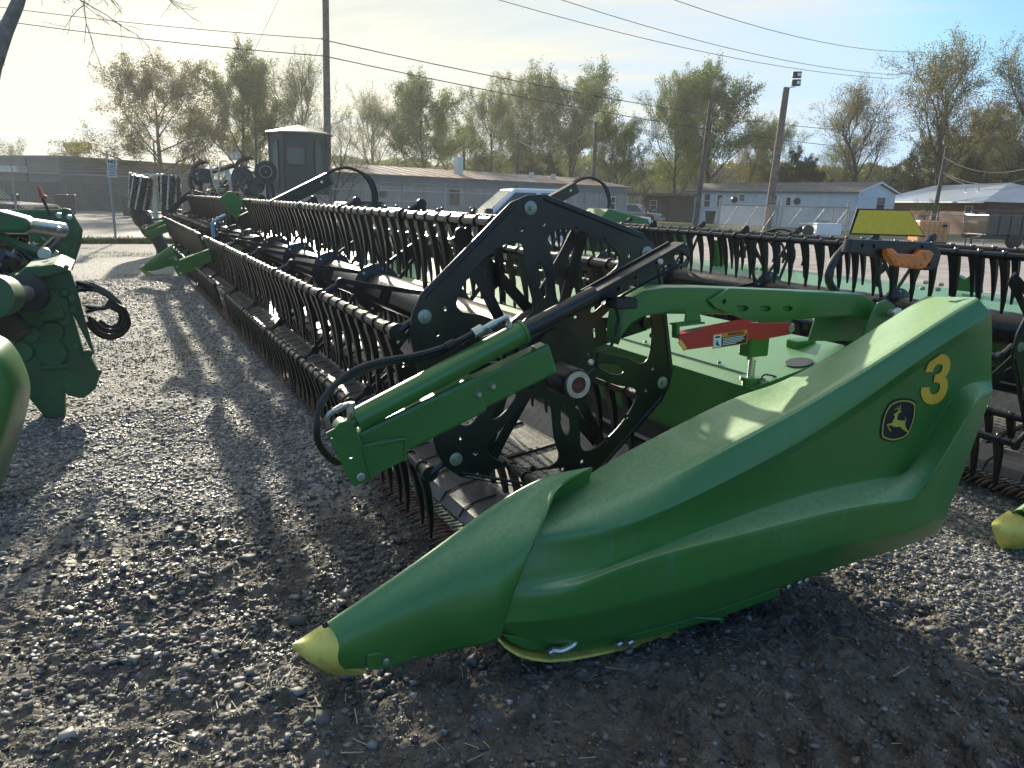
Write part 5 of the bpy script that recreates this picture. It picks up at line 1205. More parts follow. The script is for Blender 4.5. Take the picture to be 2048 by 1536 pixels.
# diner sign
sp_ = at(153, 308, d=96); sg = thing('diner_sign', gnd(153, 96), 'two-tier yellow block-letter diner sign on a pole above the shops', 'sign')
MB().cyl(gnd(153, 96), sp_, .3).build('pole', DARKT, sg)
k = 96/F_PX
cu1, cu2 = at(153.5, 294, d=96), at(155, 302.5, d=96)
q = MB(); q.obox(at(153.5,289.5+.0,d=96), CR, Zv, -CF, (-25.5*k, 25.5*k), (-5.6*k, 4*k), (-.5, .15)); q.obox(at(154.5,299.5,d=96), CR, Zv, -CF, (-21*k, 21*k), (-5.4*k, 4.2*k), (-.5, .15)); q.build('sign_box', INK, sg, 0)
SIGNY = mat('sign_yellow', (.80, .60, .06), .6, 0, .05, 3)
row1 = 'WAFFLE'; row2 = 'HOUSE'
for rw, cy, dx, sp, x0 in ((row1, 290, 7.9, 6, 153.5-19.8), (row2, 299.8, 8.0, 6, 154.5-16)):
    for i, chh in enumerate(rw):
        c = at(x0+i*dx, cy, d=95.84); f = MB().obox(c, CR, Zv, -CF, (-3.6*k, 3.6*k), (-4.2*k, 4.2*k), (0, .06)).build('letter_tile', SIGNY, sg, 0)
        text_on('letter', chh, 7.6*k, c-CF*.08-Zv*.0, CR, Zv.cross(CR).cross(CR)*-1 if False else Zv, INK, f, off=.004)
# billboard
bb = thing('billboard', gnd(487, 100), 'grey blue billboard with white panels left of the hunting blind', 'billboard'); c = at(489, 306, d=100); k = 100/F_PX
MB().cyl(gnd(487, 100), c, .4).build('pole', DARKT, bb)
MB().obox(c, CR, Zv, -CF, (-32*k, 32*k), (-13*k, 13*k), (-.3, .1)).build('board', mat('billboard_blue', (.16,.21,.24), .6), bb, 0)
for a_, b_ in ((-29, -22), (-19, -3), (6, 24)): MB().obox(c, CR, Zv, -CF, (a_*k, b_*k), (-10*k, 10*k), (.105, .12)).build('panel', mat('billboard_pale', (.34,.37,.36), .6), bb, 0)
# yellow low structure between
# ================================================================== fences
GALV = mat('galvanised_wire', (.30, .31, .30), .45, .6, .1, 20)
def chain_fence(name, p0, p1, h, label, step=3.0, mesh=.085, barb=True, r=.0055, gate=False):
    u = p1-p0; L = u.length; u.normalize(); n = Vector((u.y, -u.x, 0)); t = thing(name, p0, label, 'fence', 'chain link fences')
    m_ = MB(); k = -int(h/mesh)
    while k*mesh < L:
        for s in (1, -1):
            a0 = k*mesh; a1 = a0+h
            x0, x1 = (a0, a1); z0, z1 = (0.03, h) if s > 0 else (h, .03)
            # clip to the panel
            lo, hi = max(0, x0), min(L, x1)
            if hi-lo > .05:
                f0, f1 = (lo-x0)/(x1-x0), (hi-x0)/(x1-x0)
                A_, B_ = p0+u*lo+Zv*(z0+(z1-z0)*f0), p0+u*hi+Zv*(z0+(z1-z0)*f1)
                w_ = Zv*r; m_.add([A_-w_, A_+w_, B_+w_, B_-w_, A_+n*r, B_+n*r], [(0, 3, 5, 4), (4, 5, 2, 1)])
        k += 1
    m_.build('chain_link_mesh', GALV, t, 0, fixn=False)
    q = MB().tube([p0+Zv*h, p1+Zv*h], .022, 8); q.build('top_rail', GALV, t)
    a_ = 0
    while a_ <= L+.01:
        q = MB().cyl(p0+u*a_-Zv*.1, p0+u*a_+Zv*(h+.03), .03, n=8)
        if barb: q.tube([p0+u*a_+Zv*(h+.03), p0+u*a_+Zv*(h+.32)+n*.0], .015, 6)
        q.build('fence_post', GALV, t); a_ += step
    if barb:
        for dz in (.12, .21, .30): MB().tube([p0+Zv*(h+dz), p1+Zv*(h+dz)], .004, 4).build('barbed_wire', GALV, t)
    return t
f1 = chain_fence('chain_link_fence', Vector((-7.5, 27.4, 0)), Vector((.14, 27.4, 0)), 2.0, 'chain link fence at the left, ending at the post with the two signs', 7.64/3)
f2 = chain_fence('chain_link_fence', Vector((.14, 27.4, 0)), Vector((5.2, 28.6, 0)), 2.0, 'chain link fence between the sign post and the tilling machine', 2.6)
f3 = chain_fence('chain_link_fence', Vector((5.2, 28.6, 0)), Vector((19.5, 31.6, 0)), 1.85, 'chain link fence in front of the rusty-roofed building', 3.6, .10)
f4 = chain_fence('chain_link_fence', gnd(1438, 45), gnd(1700, 42), 1.75, 'chain link fence with diagonal braces in front of the white trailer home', 3.1, .10)
f5 = chain_fence('chain_link_fence', gnd(1700, 42), gnd(2100, 40), 1.5, 'low chain link fence in front of the brick house', 3.4, .10, False)
# rolling gates with braces
for (pxa, pxb, d, lab) in ((1440, 1560, 44, 'left rolling gate with slanting braces in front of the white trailer home'), (1564, 1700, 43, 'right rolling gate with slanting braces in front of the white trailer home')):
    a_, b_ = gnd(pxa, d), gnd(pxb, d-.5); u = (b_-a_).normalized(); L = (b_-a_).length; t = thing('rolling_gate', a_, lab, 'gate')
    MB().tube([a_+Zv*1.72, b_+Zv*1.72], .05, 8).build('track', GALV, t)
    q = MB()
    for k in range(3): q.tube([a_+u*(L*k/3+.1)+Zv*.1, a_+u*(L*(k+1)/3-.1)+Zv*1.65], .03, 6)
    q.build('braces', GALV, t)
    for k in range(2): MB().tube([a_+u*(L*k*.97)-Zv*.1, a_+u*(L*k*.97)+Zv*2.1], .05, 8).build('gate_post', GALV, t)
    MB().lathe(a_+u*.7+Zv*2.0-Vector((0,.06,0)), (-.3,-1,0), [(0,.19),(.1,.19)], 16).build('gate_wheel', BLACK, t)
t = thing('rolling_gate', gnd(715, 31), 'rolling gate with a dark guide wheel in front of the rusty-roofed building', 'gate')
a_, b_ = gnd(715, 31), gnd(835, 31); u = (b_-a_).normalized(); L = (b_-a_).length
MB().tube([a_+Zv*1.45, b_+Zv*1.45], .03, 8).build('track', GALV, t); q = MB(); q.tube([a_+Zv*1.45, a_+u*L*.5+Zv*.1, b_+Zv*1.45], .02, 6); q.build('braces', GALV, t)
MB().lathe(gnd(766, 31)+Zv*1.72, (-.3,-1,0), [(0,.16),(.08,.16)], 16).build('gate_wheel', BLACK, t); MB().cyl(gnd(762,31), gnd(762,31)+Zv*2.05, .035).build('gate_post', GALV, t)
# sign post on the left fence
t = thing('fence_sign', Vector((.14, 27.3, 0)), 'two small white signs stacked on the fence post left of the ribbed rollers', 'sign')
c = at(223.5, 340, d=27); k = 27/F_PX
MB().cyl(Vector((.14,27.33,-.1)), Vector((.10,27.33,2.75)), .03).build('post', GALV, t)
for (y0, y1, tx, m2, sz_) in ((331.5, 10.5, 'NO', INK, .13), (348, 7, '', INK, .13)):
    cc_ = at(224, y0-3 if y1 > 8 else y0, y=27.26); s_ = MB().obox(cc_, Vector((1,0,0)), Zv, Vector((0,-1,0)), (-8*k, 8*k), (-y1*k*.85, y1*k*.85), (0, .01)).build('sign_panel', mat('dull_white_sign', (.42,.46,.46), .5), t, 0)
    if tx: text_on('lettering', tx, sz_, cc_+Vector((0,-.014,.07)), (1,0,0), (0,0,1), INK, s_, off=.006)
    q = MB(); [q.obox(cc_+Vector((0,-.012,0)), Vector((1,0,0)), Zv, Vector((0,-1,0)), (-l_*k, l_*k), (z_*k-.4*k, z_*k+.4*k), (0, .003)) for l_, z_ in (((5.5,-1.5),(4.5,-4),(5.5,-6.4)) if tx else ((5.5,3),(4,.5),(5.2,-2.5)))]; q.build('printed_lines', INK, s_, 0)
# ================================================================== vehicles
def frust(mb, a, b):
    """a, b: (x0,x1,y0,y1,z) bottom and top rectangles"""
    v = [(a[0],a[2],a[4]),(a[1],a[2],a[4]),(a[1],a[3],a[4]),(a[0],a[3],a[4]),(b[0],b[2],b[4]),(b[1],b[2],b[4]),(b[1],b[3],b[4]),(b[0],b[3],b[4])]
    return mb.add(v, [(0,3,2,1),(4,5,6,7),(0,1,5,4),(1,2,6,5),(2,3,7,6),(3,0,4,7)])
def vehicle(name, loc, rz, body, label, cat, pickup=True, grp='parked vehicles'):
    t = thing(name, (0, 0, 0), label, cat, grp)
    L2, W2 = (2.9, .98) if pickup else (2.2, .88)
    zb, zr = (1.12, 1.86) if pickup else (.98, 1.62)
    arch = lambda xc, r=.46: [(xc+r*math.cos(R(a)), .40+r*math.sin(R(a))) for a in range(0, 181, 30)]
    fx, rx_ = L2-.95, -L2+1.15
    prof = [(-L2, .5)]+[(-L2, zb-.02)]+([(-.95, zb-.02)] if pickup else [(-L2+.1, zb)])+[(1.0, zb), (L2-.25, zb-.08), (L2-.04, zb-.25), (L2, .5), (L2-.1, .36)]+arch(fx)+arch(rx_)+[(-L2+.1, .38)]
    q = MB().prism(prof, -W2, W2); q.build('body', body, t, 20, .04)
    c0, c1 = (-.95, 1.15) if pickup else (-L2+.15, 1.0)
    q = MB(); frust(q, (c0, c1, -W2+.04, W2-.04, zb-.02), (c0+(.15 if pickup else .55), c1-.78, -W2+.22, W2-.22, zr)); q.build('cab', body, t, 20, .05)
    k0, k1 = .08, .92
    def lerpq(s, f):   # window quads slightly proud of the cab sides
        return None
    bx0, bx1, tx0, tx1 = c0, c1, c0+(.15 if pickup else .55), c1-.78; by, ty = W2-.04, W2-.22; hz = zr-zb
    def P_(fx_, fz, sy, e=.012):
        x0 = bx0+(tx0-bx0)*fz; x1 = bx1+(tx1-bx1)*fz; y = by+(ty-by)*fz; return (x0+(x1-x0)*fx_, sy*(y+e), zb-.02+(hz+.02)*fz)
    for sy in (-1, 1):
        for a, b in ((.06, .46), (.51, .93)):
            MB().add([P_(a, .12, sy), P_(b, .12, sy), P_(b-.02, .86, sy), P_(a+.02, .86, sy)], [(0, 1, 2, 3)]).build('side_window', CARGL, t, 0)
        MB().box(.95, 1.12, sy*(W2+.02), sy*(W2+.22), zb+.04, zb+.24).build('mirror', BLACK, t, 0, .03)
        MB().box(L2-.12, L2+.012, sy*(W2-.38), sy*(W2-.05), zb-.42, zb-.2).build('headlight', GLASS, t, 0, .02)
        for xw in (fx, rx_):
            w_ = MB().lathe((xw, sy*(W2-.26), .39), (0, sy, 0), [(0, .33), (.02, .39), (.22, .39), (.25, .34)], 24).build('wheel', RUBBER, t)
            MB().lathe((xw, sy*(W2-.02), .39), (0, sy, 0), [(0, .23), (.015, .22), (.02, .08), (.04, .07)], 20).build('rim', ZINC, w_)
        q = MB(); [q.box(xx, xx+.012, sy*(W2+.0005), sy*(W2+.006), .5, zb-.03) for xx in (c0+.02, .1, 1.05)]; q.build('door_seam', INK, t, 0)
    e = .012
    MB().add([(bx1+e-.78*.08, -by*.9, zb+hz*.08), (bx1+e-.78*.08, by*.9, zb+hz*.08), (tx1+e+.78*.07, ty*.93, zr-hz*.07), (tx1+e+.78*.07, -ty*.93, zr-hz*.07)], [(0, 1, 2, 3)]).build('windshield', CARGL, t, 0)
    MB().box(L2-.02, L2+.03, -W2+.4, W2-.4, zb-.45, zb-.15).build('grille', BLACK, t, 0)
    MB().box(L2-.05, L2+.10, -W2+.05, W2-.05, .42, .62).build('bumper', ZINC, t, 0, .03)
    q = MB(); q.add([(tx1-.25, -.02, zr), (tx1-.05, -.02, zr), (tx1-.22, 0, zr+.07), (tx1-.25, .02, zr), (tx1-.05, .02, zr)], [(0,1,2),(3,2,4),(0,2,3),(1,4,2)]); q.build('antenna_fin', BLACK, t, 0)
    if pickup:
        q = MB(); q.box(-L2+.02, -.97, W2-.1, W2+.01, zb-.03, zb+.12); q.box(-L2+.02, -.97, -W2-.01, -W2+.1, zb-.03, zb+.12); q.box(-L2-.01, -L2+.06, -W2, W2, zb-.1, zb+.12); q.build('bed_rail', body, t, 0, .02)
    t.location = loc; t.rotation_euler = (0, 0, rz); return t
SILV = mat('silver_white_paint', (.62, .66, .70), .25, 0, .03, 2, 0, coat=.6)
GREYP = mat('silver_car_paint', (.34, .34, .33), .3, .3, .04, 2, 0, coat=.6)
BLKP = mat('black_car_paint', (.02, .02, .022), .25, 0, .05, 2, 0, coat=.6)
fd = lambda px_, d, up_=0: gnd(px_, d)
ang = math.atan2(-CR.y, -CR.x)       # facing left in the photo
pt_ = vehicle('pickup_truck', gnd(1046, 20.5), ang+R(12), SILV, 'silver white pickup truck with a dark windshield parked behind the reel', 'pickup truck')
pt_.scale = (1.1, 1.1, 1.03)
vehicle('car', gnd(1272, 62), ang+R(160), GREYP, 'grey estate car parked by the dark carport house', 'car', False)
vehicle('pickup_truck', gnd(-75, 26.2), ang+R(175), BLKP, 'black pickup truck cut by the left edge of the view', 'pickup truck')
# ---- octagonal hunting blind on legs
BL = mat('dark_blind_plastic', (.030, .042, .040), .5, 0, .08, 1.5, .05, 40)
BLR = mat('blind_roof', (.20, .23, .20), .4, 0, .06, 2, .05, 30)
bc = gnd(603, 26); t = thing('hunting_blind', bc, 'dark octagonal hunting blind with a pale pointed roof, raised behind the headers', 'hunting blind')
zb, zt = at(600, 388, d=26).z, at(600, 272, d=26).z
rb_ = 1.02
def oct_(r, z, n=8, a0=None):
    a0 = math.atan2(-CF.y, -CF.x)+math.pi/8+.12 if a0 is None else a0
    return [Vector((bc.x+r*math.cos(a0+k*math.pi/4), bc.y+r*math.sin(a0+k*math.pi/4), z)) for k in range(8)]
q = MB(); A_, B_ = oct_(rb_, zb), oct_(rb_*.97, zt); q.add(A_+B_, [tuple(range(8)), tuple(range(15, 7, -1))]+[(k, (k+1) % 8, 8+(k+1) % 8, 8+k) for k in range(8)]); q.build('cabin', BL, t, 0, .03)
q = MB(); A_, B_, C_ = oct_(rb_*1.09, zt), oct_(rb_*1.09, zt+.05), oct_(.05, zt+.30); q.add(A_+B_+C_, [tuple(range(8)), tuple(range(23, 15, -1))]+[(k, (k+1) % 8, 8+(k+1) % 8, 8+k) for k in range(8)]+[(8+k, 8+(k+1) % 8, 16+(k+1) % 8, 16+k) for k in range(8)]); q.build('roof', BLR, t, 0)
A_ = oct_(rb_*.985, 0)
for k in range(8):
    p0, p1 = A_[k], A_[(k+1) % 8]; u = (p1-p0); L = u.length; u.normalize(); n = Vector((u.y, -u.x, 0)); n = n if n.dot(p0-Vector((bc.x, bc.y, 0))) > 0 else -n
    H = zt-zb; z0, z1, a0, a1 = (zb+H*.48, zb+H*.76, .12, .88) if k in (7, 3) else (zb+H*.12, zb+H*.85, .32, .68)
    w0 = L*a0, L*a1
    o_ = smooth_loop([(w0[0], z0+.06), (w0[0]+.04, z0), (w0[1]-.04, z0), (w0[1], z0+.06), (w0[1], z1-.06), (w0[1]-.04, z1), (w0[0]+.04, z1), (w0[0], z1-.06)], 2)
    q = MB(); q.pprism([p0+u*a-n*-.0+Zv*z for a, z in o_], n*.03); f = q.build('window', BL, t, 0)
    q = MB(); q.pprism([p0+u*(L/2+(a-L/2)*.86)+n*.031+Zv*((z0+z1)/2+(z-(z0+z1)/2)*.9) for a, z in o_], n*.004); q.build('pane', GLASS, f, 0)
    MB().tube([p0+Zv*zb, p0+Zv*zt], .028, 6).build('corner_post', BL, t)
for k in (0, 2, 4, 6): MB().tube([oct_(rb_*.8, zb)[k], oct_(rb_*1.15, 0)[k]], .04, 6).build('leg', GALV, t)
q = MB(); L0, L1 = oct_(rb_*.95, .75), oct_(rb_*.95, .8)
for k in (0, 2, 4, 6): q.tube([oct_(rb_*.95, .7)[k], oct_(rb_*.95, .7)[(k+2) % 8]], .025, 5)
q.build('leg_brace', GALV, t)
# ---- ribbed drums
DRUM = mat('worn_steel_drum', (.42, .42, .40), .28, .8, .2, 6, .1, 40); DRK = mat('black_machine_paint', (.012, .014, .015), .35, 0, .2, 5, .1, 60, coat=.2)
def drum(px_, tilt, label):
    c0, c1 = at(px_+tilt, 418, d=19.6), at(px_, 352, d=19.4); t = thing('ribbed_drum', Vector((c0.x, c0.y, 0)), label, 'ribbed drum', 'ribbed drums beyond the header')
    ax = (c1-c0); H = ax.length; ax.normalize(); u = ax.orthogonal().normalized(); v = ax.cross(u)
    MB().cyl(c0, c1, .24, n=24).build('drum_shell', DRK, t)
    r_ = MB(); n_ = 9
    for k in range(n_):
        pts = []
        for j in range(9):
            a = 2*math.pi*k/n_+.45*j/8; pts.append(c0+ax*(H*1.06*j/8)+(u*math.cos(a)+v*math.sin(a))*.262)
        r_.tube(pts, .026, 4)
    r_.build('ribs', DRUM, t, 0)
    r_ = MB()
    for j in range(9):
        for k in range(n_):
            a = 2*math.pi*(k+.5)/n_+.45*j/8; p = c0+ax*(H*(j+.4)/9)+(u*math.cos(a)+v*math.sin(a))*.25; d = (u*-math.sin(a)+v*math.cos(a))
            r_.tube([p-d*.03, p+d*.03+ax*.03], .013, 4)
    r_.build('lugs', DRK, t, 0)
    pts = [c0, c0-ax*.12+u*.0, Vector((c0.x+.10, c0.y, c0.z-.36)), Vector((c0.x+.35, c0.y, c0.z-.75)), Vector((c0.x+.5, c0.y, .0))]
    MB().tube(crv(pts, 4), [.25]+[.24]*3+[.23]*4+[.20]*4+[.16]*4+[.12], 14).build('drum_foot', DRK, t)
drum(283, -3, 'left one of two tilted ribbed steel drums beyond the header end'); drum(337, 6, 'right one of two tilted ribbed steel drums beyond the header end')
c = at(308, 385, d=19.8); t = thing('drum_stand', Vector((c.x, c.y, 0)), 'bright steel stand between the two ribbed drums', 'stand')
MB().box(c.x-.06, c.x+.06, c.y-.04, c.y+.04, 0, at(308,360,d=19.8).z).build('post', ZINC, t, 0)
q = MB(); z0 = at(308,352,d=19.8).z; q.box(c.x-.2, c.x+.2, c.y-.03, c.y+.03, z0, z0+.06); q.box(c.x-.2, c.x-.16, c.y-.03, c.y+.03, z0-.9, z0); q.box(c.x+.16, c.x+.2, c.y-.03, c.y+.03, z0-.9, z0); q.box(c.x-.22, c.x+.22, c.y-.05, c.y+.05, z0-.95, z0-.9); q.build('frame', DRUM, t, 0)
# ---- folded tilling machine
c = gnd(480, 19.5); t = thing('tilling_machine', c, 'dark folded tilling machine with curved shanks, discs and a gauge wheel', 'tilling machine')
D_ = 19.5; kk = D_/F_PX
def T_(px_, py_, dd=0): return at(px_, py_, d=D_+dd)
q = MB()
for a, b in (((375,425),(600,432)), ((395,400),(540,410)), ((400,400),(400,340)), ((470,425),(470,340)), ((540,430),(535,350)), ((400,350),(470,330)), ((380,430),(375,470)), ((560,430),(562,470)), ((470,430),(470,470))): q.tube([T_(*a), T_(*b, .3)], .06, 4)
for a in (385, 470, 560): q.tube([T_(a, 430), gnd(a, D_)], .05, 4)
q.build('frame', DRK, t, 0)
def shank(cx, cy, s, k):
    pts = crv([T_(cx-4*s, cy+38, k), T_(cx-12*s, cy+20, k), T_(cx-9*s, cy+4, k), T_(cx+6*s, cy-6, k), T_(cx+22*s, cy-4, k)], 5); n_ = len(pts)
    q = MB().tube(pts, [.055]*(n_-8)+[.05,.05,.045,.04,.03,.025,.015,.005], 5); q.add([T_(cx-2*s, cy-12, k), T_(cx+18*s, cy-7, k), T_(cx+6*s, cy+2, k), T_(cx-2*s, cy-12, k+.1), T_(cx+18*s, cy-7, k+.1), T_(cx+6*s, cy+2, k+.1)], [(0,1,2),(5,4,3),(0,3,4,1),(1,4,5,2),(2,5,3,0)]); q.build('shank', DRK, t, 40)
for cx, cy, s, k in ((398,330,1,0),(392,345,1,.3),(486,322,1.1,0),(480,340,1.1,.3),(495,352,.9,.5),(410,362,.8,.2)): shank(cx, cy, s, k)
for cx, cy, r_ in ((412,352,15),(488,352,17),(512,372,17),(440,395,18),(500,392,16)):
    q = MB().lathe(T_(cx, cy), CR*.35-CF, [(-.03, .05), (0, r_*kk), (.012, r_*kk), (.03, r_*kk*.5), (.05, .05)], 22); q.build('disc', DRK, t)
DUSTY = mat('dusty_pale_steel', (.42, .41, .37), .5, .3, .15, 6)
for pts in (((421,332),(424,350),(430,372),(440,392)), ((441,323),(438,345),(437,378))):
    P_ = crv([T_(*p, -.3) for p in pts], 4); q = MB().tube(P_, .05, 4, rz=.02)
    for i, p in enumerate(P_[::2]): q.tube([p, p+CR*.16+Zv*.01], .012, 4)
    q.build('curved_strip', DUSTY, t, 0)
q = MB().pprism([T_(448,341,-.3), T_(457,339,-.3), T_(462,350,-.3), T_(460,366,-.3), T_(452,352,-.3)], CF*.02); q.build('seed_plate', DUSTY, t, 0)
gsh = MB()
rnd = random.Random(9)
for i in range(46):
    a, b = rnd.uniform(388, 535), rnd.uniform(345, 425); p = T_(a, b, rnd.uniform(-.2, .6)); d = Vector((rnd.gauss(0,1), rnd.gauss(0,1), rnd.gauss(0,1))).normalized(); e = d.orthogonal().normalized(); f_ = d.cross(e)
    gsh.obox(p, d, e, f_, (-rnd.uniform(.05,.28), .05), (-.03,.03), (-.02,.02))
gsh.build('brackets', DRK, t, 0)
for i in range(9):
    a, b = rnd.uniform(400, 500), rnd.uniform(375, 410); p = T_(a, b, -.2); q = MB(); q.obox(p, Vector((1,0,0)), Vector((0,.6,-.3)).normalized(), Vector((0,.3,.6)).normalized(), (-.16,.16), (-.1,.1), (-.005,.005)); q.build('wet_plate', DRUM, t, 0)
wc = T_(532, 345, -.6); ax = (CR*.22-CF*.97).normalized()
w_ = MB().lathe(wc, ax, [(-.14, .16), (-.14, .21), (-.11, .27), (.05, .27), (.08, .21), (.08, .145)], 30).build('gauge_wheel', RUBBER, t)
MB().lathe(wc, ax, [(-.05, .15), (.085, .15), (.07, .11), (.04, .10), (.045, .05), (.075, .045), (.08, .03)], 24).build('rim', mat('pale_rim', (.30,.32,.30), .4, .2, .1, 8), w_)
q = MB().tube([wc, T_(545, 372, -.4), T_(552, 425, -.2)], .05, 6); q.build('wheel_arm', DRK, t)
# small orange cone-like flag
p = gnd(626, 17.5); t = thing('marker_cone', p, 'tall slim faded orange marker standing beyond the reel', 'traffic marker')
MB().cyl(p, at(626, 392, d=17.5), .10, .015, 14).build('cone', mat('faded_orange', (.42,.12,.07), .6), t); MB().box(p.x-.16, p.x+.16, p.y-.16, p.y+.16, 0, .04).build('base', RUBBER, t, 0)
GREEND = mat('shaded_green_paint', (.026, .105, .038), .5, 0, .2, 4, .1, 60, (.07, .10, .05), .25, 6)  # green darkened: backlit shade put into the left machine's paint
# ---- green machine at the left with its gearcase facing the camera
YG = 6.3
def L_(px_, py_, y=YG): return at(px_, py_, y=y)
lm = thing('corn_header', Vector((-.5, 6.5, 0)), 'dark green harvesting machine with a big bossed gearcase and coiled hoses at the left edge', 'harvesting machine')
def lplate(name, pts, y, th, m, parent, bev=.006): return plate(name, [(L_(a, b, y).x, L_(a, b, y).z) for a, b in pts], [], y, th, m, parent, bev)
zl = lambda x, y: (.3907*x, 360+.3907*y)
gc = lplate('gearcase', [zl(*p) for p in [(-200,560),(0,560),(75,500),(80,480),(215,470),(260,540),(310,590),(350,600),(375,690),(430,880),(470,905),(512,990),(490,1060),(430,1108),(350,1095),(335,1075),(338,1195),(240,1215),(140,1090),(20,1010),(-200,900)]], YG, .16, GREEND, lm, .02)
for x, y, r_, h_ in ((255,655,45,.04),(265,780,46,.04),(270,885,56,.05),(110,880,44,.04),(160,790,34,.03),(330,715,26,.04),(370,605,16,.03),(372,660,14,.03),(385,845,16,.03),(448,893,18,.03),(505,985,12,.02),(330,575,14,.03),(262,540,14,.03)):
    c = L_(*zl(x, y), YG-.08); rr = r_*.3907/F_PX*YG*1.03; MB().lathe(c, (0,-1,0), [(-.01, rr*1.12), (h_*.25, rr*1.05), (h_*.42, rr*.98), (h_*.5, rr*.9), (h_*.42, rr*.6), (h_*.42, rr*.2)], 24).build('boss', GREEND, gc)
MB().tube([L_(*zl(215,700), YG-.09), L_(*zl(330,690), YG-.10)], .035, 10).build('casting_rib', GREEND, gc); MB().tube([L_(*zl(205,960), YG-.09), L_(*zl(350,955), YG-.09)], .02, 8).build('casting_rib', GREEND, gc)
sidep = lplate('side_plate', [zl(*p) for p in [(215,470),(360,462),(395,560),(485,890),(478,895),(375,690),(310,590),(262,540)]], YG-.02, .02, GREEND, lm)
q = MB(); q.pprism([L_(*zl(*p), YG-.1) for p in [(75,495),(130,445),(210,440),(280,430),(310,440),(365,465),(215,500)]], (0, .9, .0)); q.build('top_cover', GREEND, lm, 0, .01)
for p in ((262,545),(340,445),(310,450)): MB().lathe(L_(*zl(*p), YG-.12), (0,-1,0), [(0,.018),(.015,.014)], 10).build('cover_bolt', GREEND, lm)
c0, c1 = L_(*zl(15, 590), YG-.75), L_(*zl(150, 578), YG-.12)
MB().cyl(c0, c1, .052, n=18).build('drive_shaft', mat('dull_shaft', (.26,.24,.20), .45, .3, .2, 8), lm)
MB().lathe(c1, (c1-c0), [(-.08, .125), (-.02, .13), (.02, .13)], 24).build('shaft_seal', BLACK, lm); MB().lathe(c0, (c1-c0), [(-.3, .13), (.0, .12), (.02, .07)], 20).build('shaft_hub', GREEND, lm)
q = MB(); q.tube([L_(*zl(30,660),YG-.4), L_(*zl(-40,720),YG-.4)], .2, 16); q.build('lower_shaft_guard', DRK, lm)
# shield plate and rods behind
YB = 8.2
ep = lplate('rear_end_plate', [zl(*p) for p in [(-80,150),(300,150),(330,142),(362,150),(425,255),(415,330),(372,460),(200,470),(-80,420)]], YB, .06, GREEND, lm, .02)
q = MB(); q.pprism([L_(*zl(*p), YB-.1) for p in [(392,235),(408,270),(372,400),(352,440),(345,420),(382,300),(380,255)]], (0, -.02, 0)); q.build('end_plate_slot', GREEND, ep, 0)
q = MB(); hp = [L_(*zl(*p), 6.9) for p in [(-120,150),(0,160),(130,195),(158,215),(155,255),(120,272),(-120,270)]]; q.pprism(hp, (0, .5, 0)); q.build('hood', GREEND, lm, 0, .05)
q = MB(); q.cyl(L_(*zl(90,225),7.2), L_(*zl(320,255),7.6), .06, n=12); q.build('shiny_tube', ZINC, lm)
q = MB(); q.cyl(L_(*zl(215,370),7.4), L_(*zl(300,290),7.7), .035, n=10); q.build('link_rod', DRK, lm)
q = MB(); q.tube([L_(*zl(-60,255),7.0), L_(*zl(100,340),7.0), L_(*zl(225,375),7.0)], .04, 6); q.tube([L_(*zl(225,375),7.0), L_(*zl(180,440),7.1), L_(*zl(110,470),7.1)], .04, 6); q.build('linkage_arm', GREEND, lm)
MB().lathe(L_(*zl(228,378),6.95), (0,-1,0), [(0,.05),(.03,.045)], 14).build('link_pin', ZINC, lm)
q = MB(); [q.pprism([L_(*zl(a,b),7.3), L_(*zl(a+45,b-60),7.3), L_(*zl(a+60,b-50),7.3), L_(*zl(a+25,b+25),7.3)], (0, .05, 0)) for a, b in ((70,400),(100,380),(240,420))]; q.build('worn_blade', DUSTY, lm, 0)
q = MB(); q.tube([L_(*zl(258,180),YB-.1), L_(*zl(215,90),YB-.1)], .014, 6); q.build('lever_rod', BLACK, lm)
q = MB(); q.pprism([L_(*zl(*p), YB-.12) for p in [(190,35),(200,33),(222,75),(243,82),(240,103),(222,92),(205,95)]], (0, .02, 0)); q.build('lever_handle', mat('faded_red', (.35,.07,.045), .5), lm, 0)
q = MB(); [q.tube([L_(*zl(a,b),6.8), L_(*zl(c_,d),6.9)], r_, 8) for a,b,c_,d,r_ in ((-20,430,60,520,.06),(0,380,80,420,.05),(40,400,50,560,.05),(-40,520,40,560,.08))]; q.build('drive_parts', DRK, lm)
for k_, (r_, oy) in enumerate(((1., 0), (.9, .04), (1.1, .08), (.8, -.03))):
    s_ = lambda x, y: L_(*zl(570+(x-570)*r_, 660+(y-660)*r_), YG-.05+oy)
    pts = crv([L_(*zl(392, 525+k_*14), YG), s_(455,540), s_(540,575), s_(600,625), s_(640,680), s_(650,740), s_(600,790), s_(530,790), s_(480,755), s_(455,700+k_*10)], 5)
    MB().tube(pts, .014 if k_ < 3 else .012, 8).build('coiled_hose', HOSE, lm)
for k_, (r_, oy) in enumerate(((.62, .02), (.7, .10))):
    s_ = lambda x, y: L_(*zl(570+(x-570)*r_, 690+(y-690)*r_), YG-.05+oy)
    MB().tube(crv([L_(*zl(440, 650+k_*25), YG), s_(500,640), s_(580,620), s_(640,680), s_(630,760), s_(560,790), s_(470,740)], 5), .013, 8).build('coiled_hose', HOSE, lm)
MB().lathe(L_(*zl(590,645), YG-.05), (.6,0,.8), [(-.03,.06),(.03,.06)], 10).build('hose_tie', RUBBER, lm)
q = MB(); [q.tube([L_(*zl(400,525+k*18),YG), L_(*zl(455,540+k*18),YG)], .016, 8) for k in range(2)]; q.build('hose_coupler', ZINC, lm)
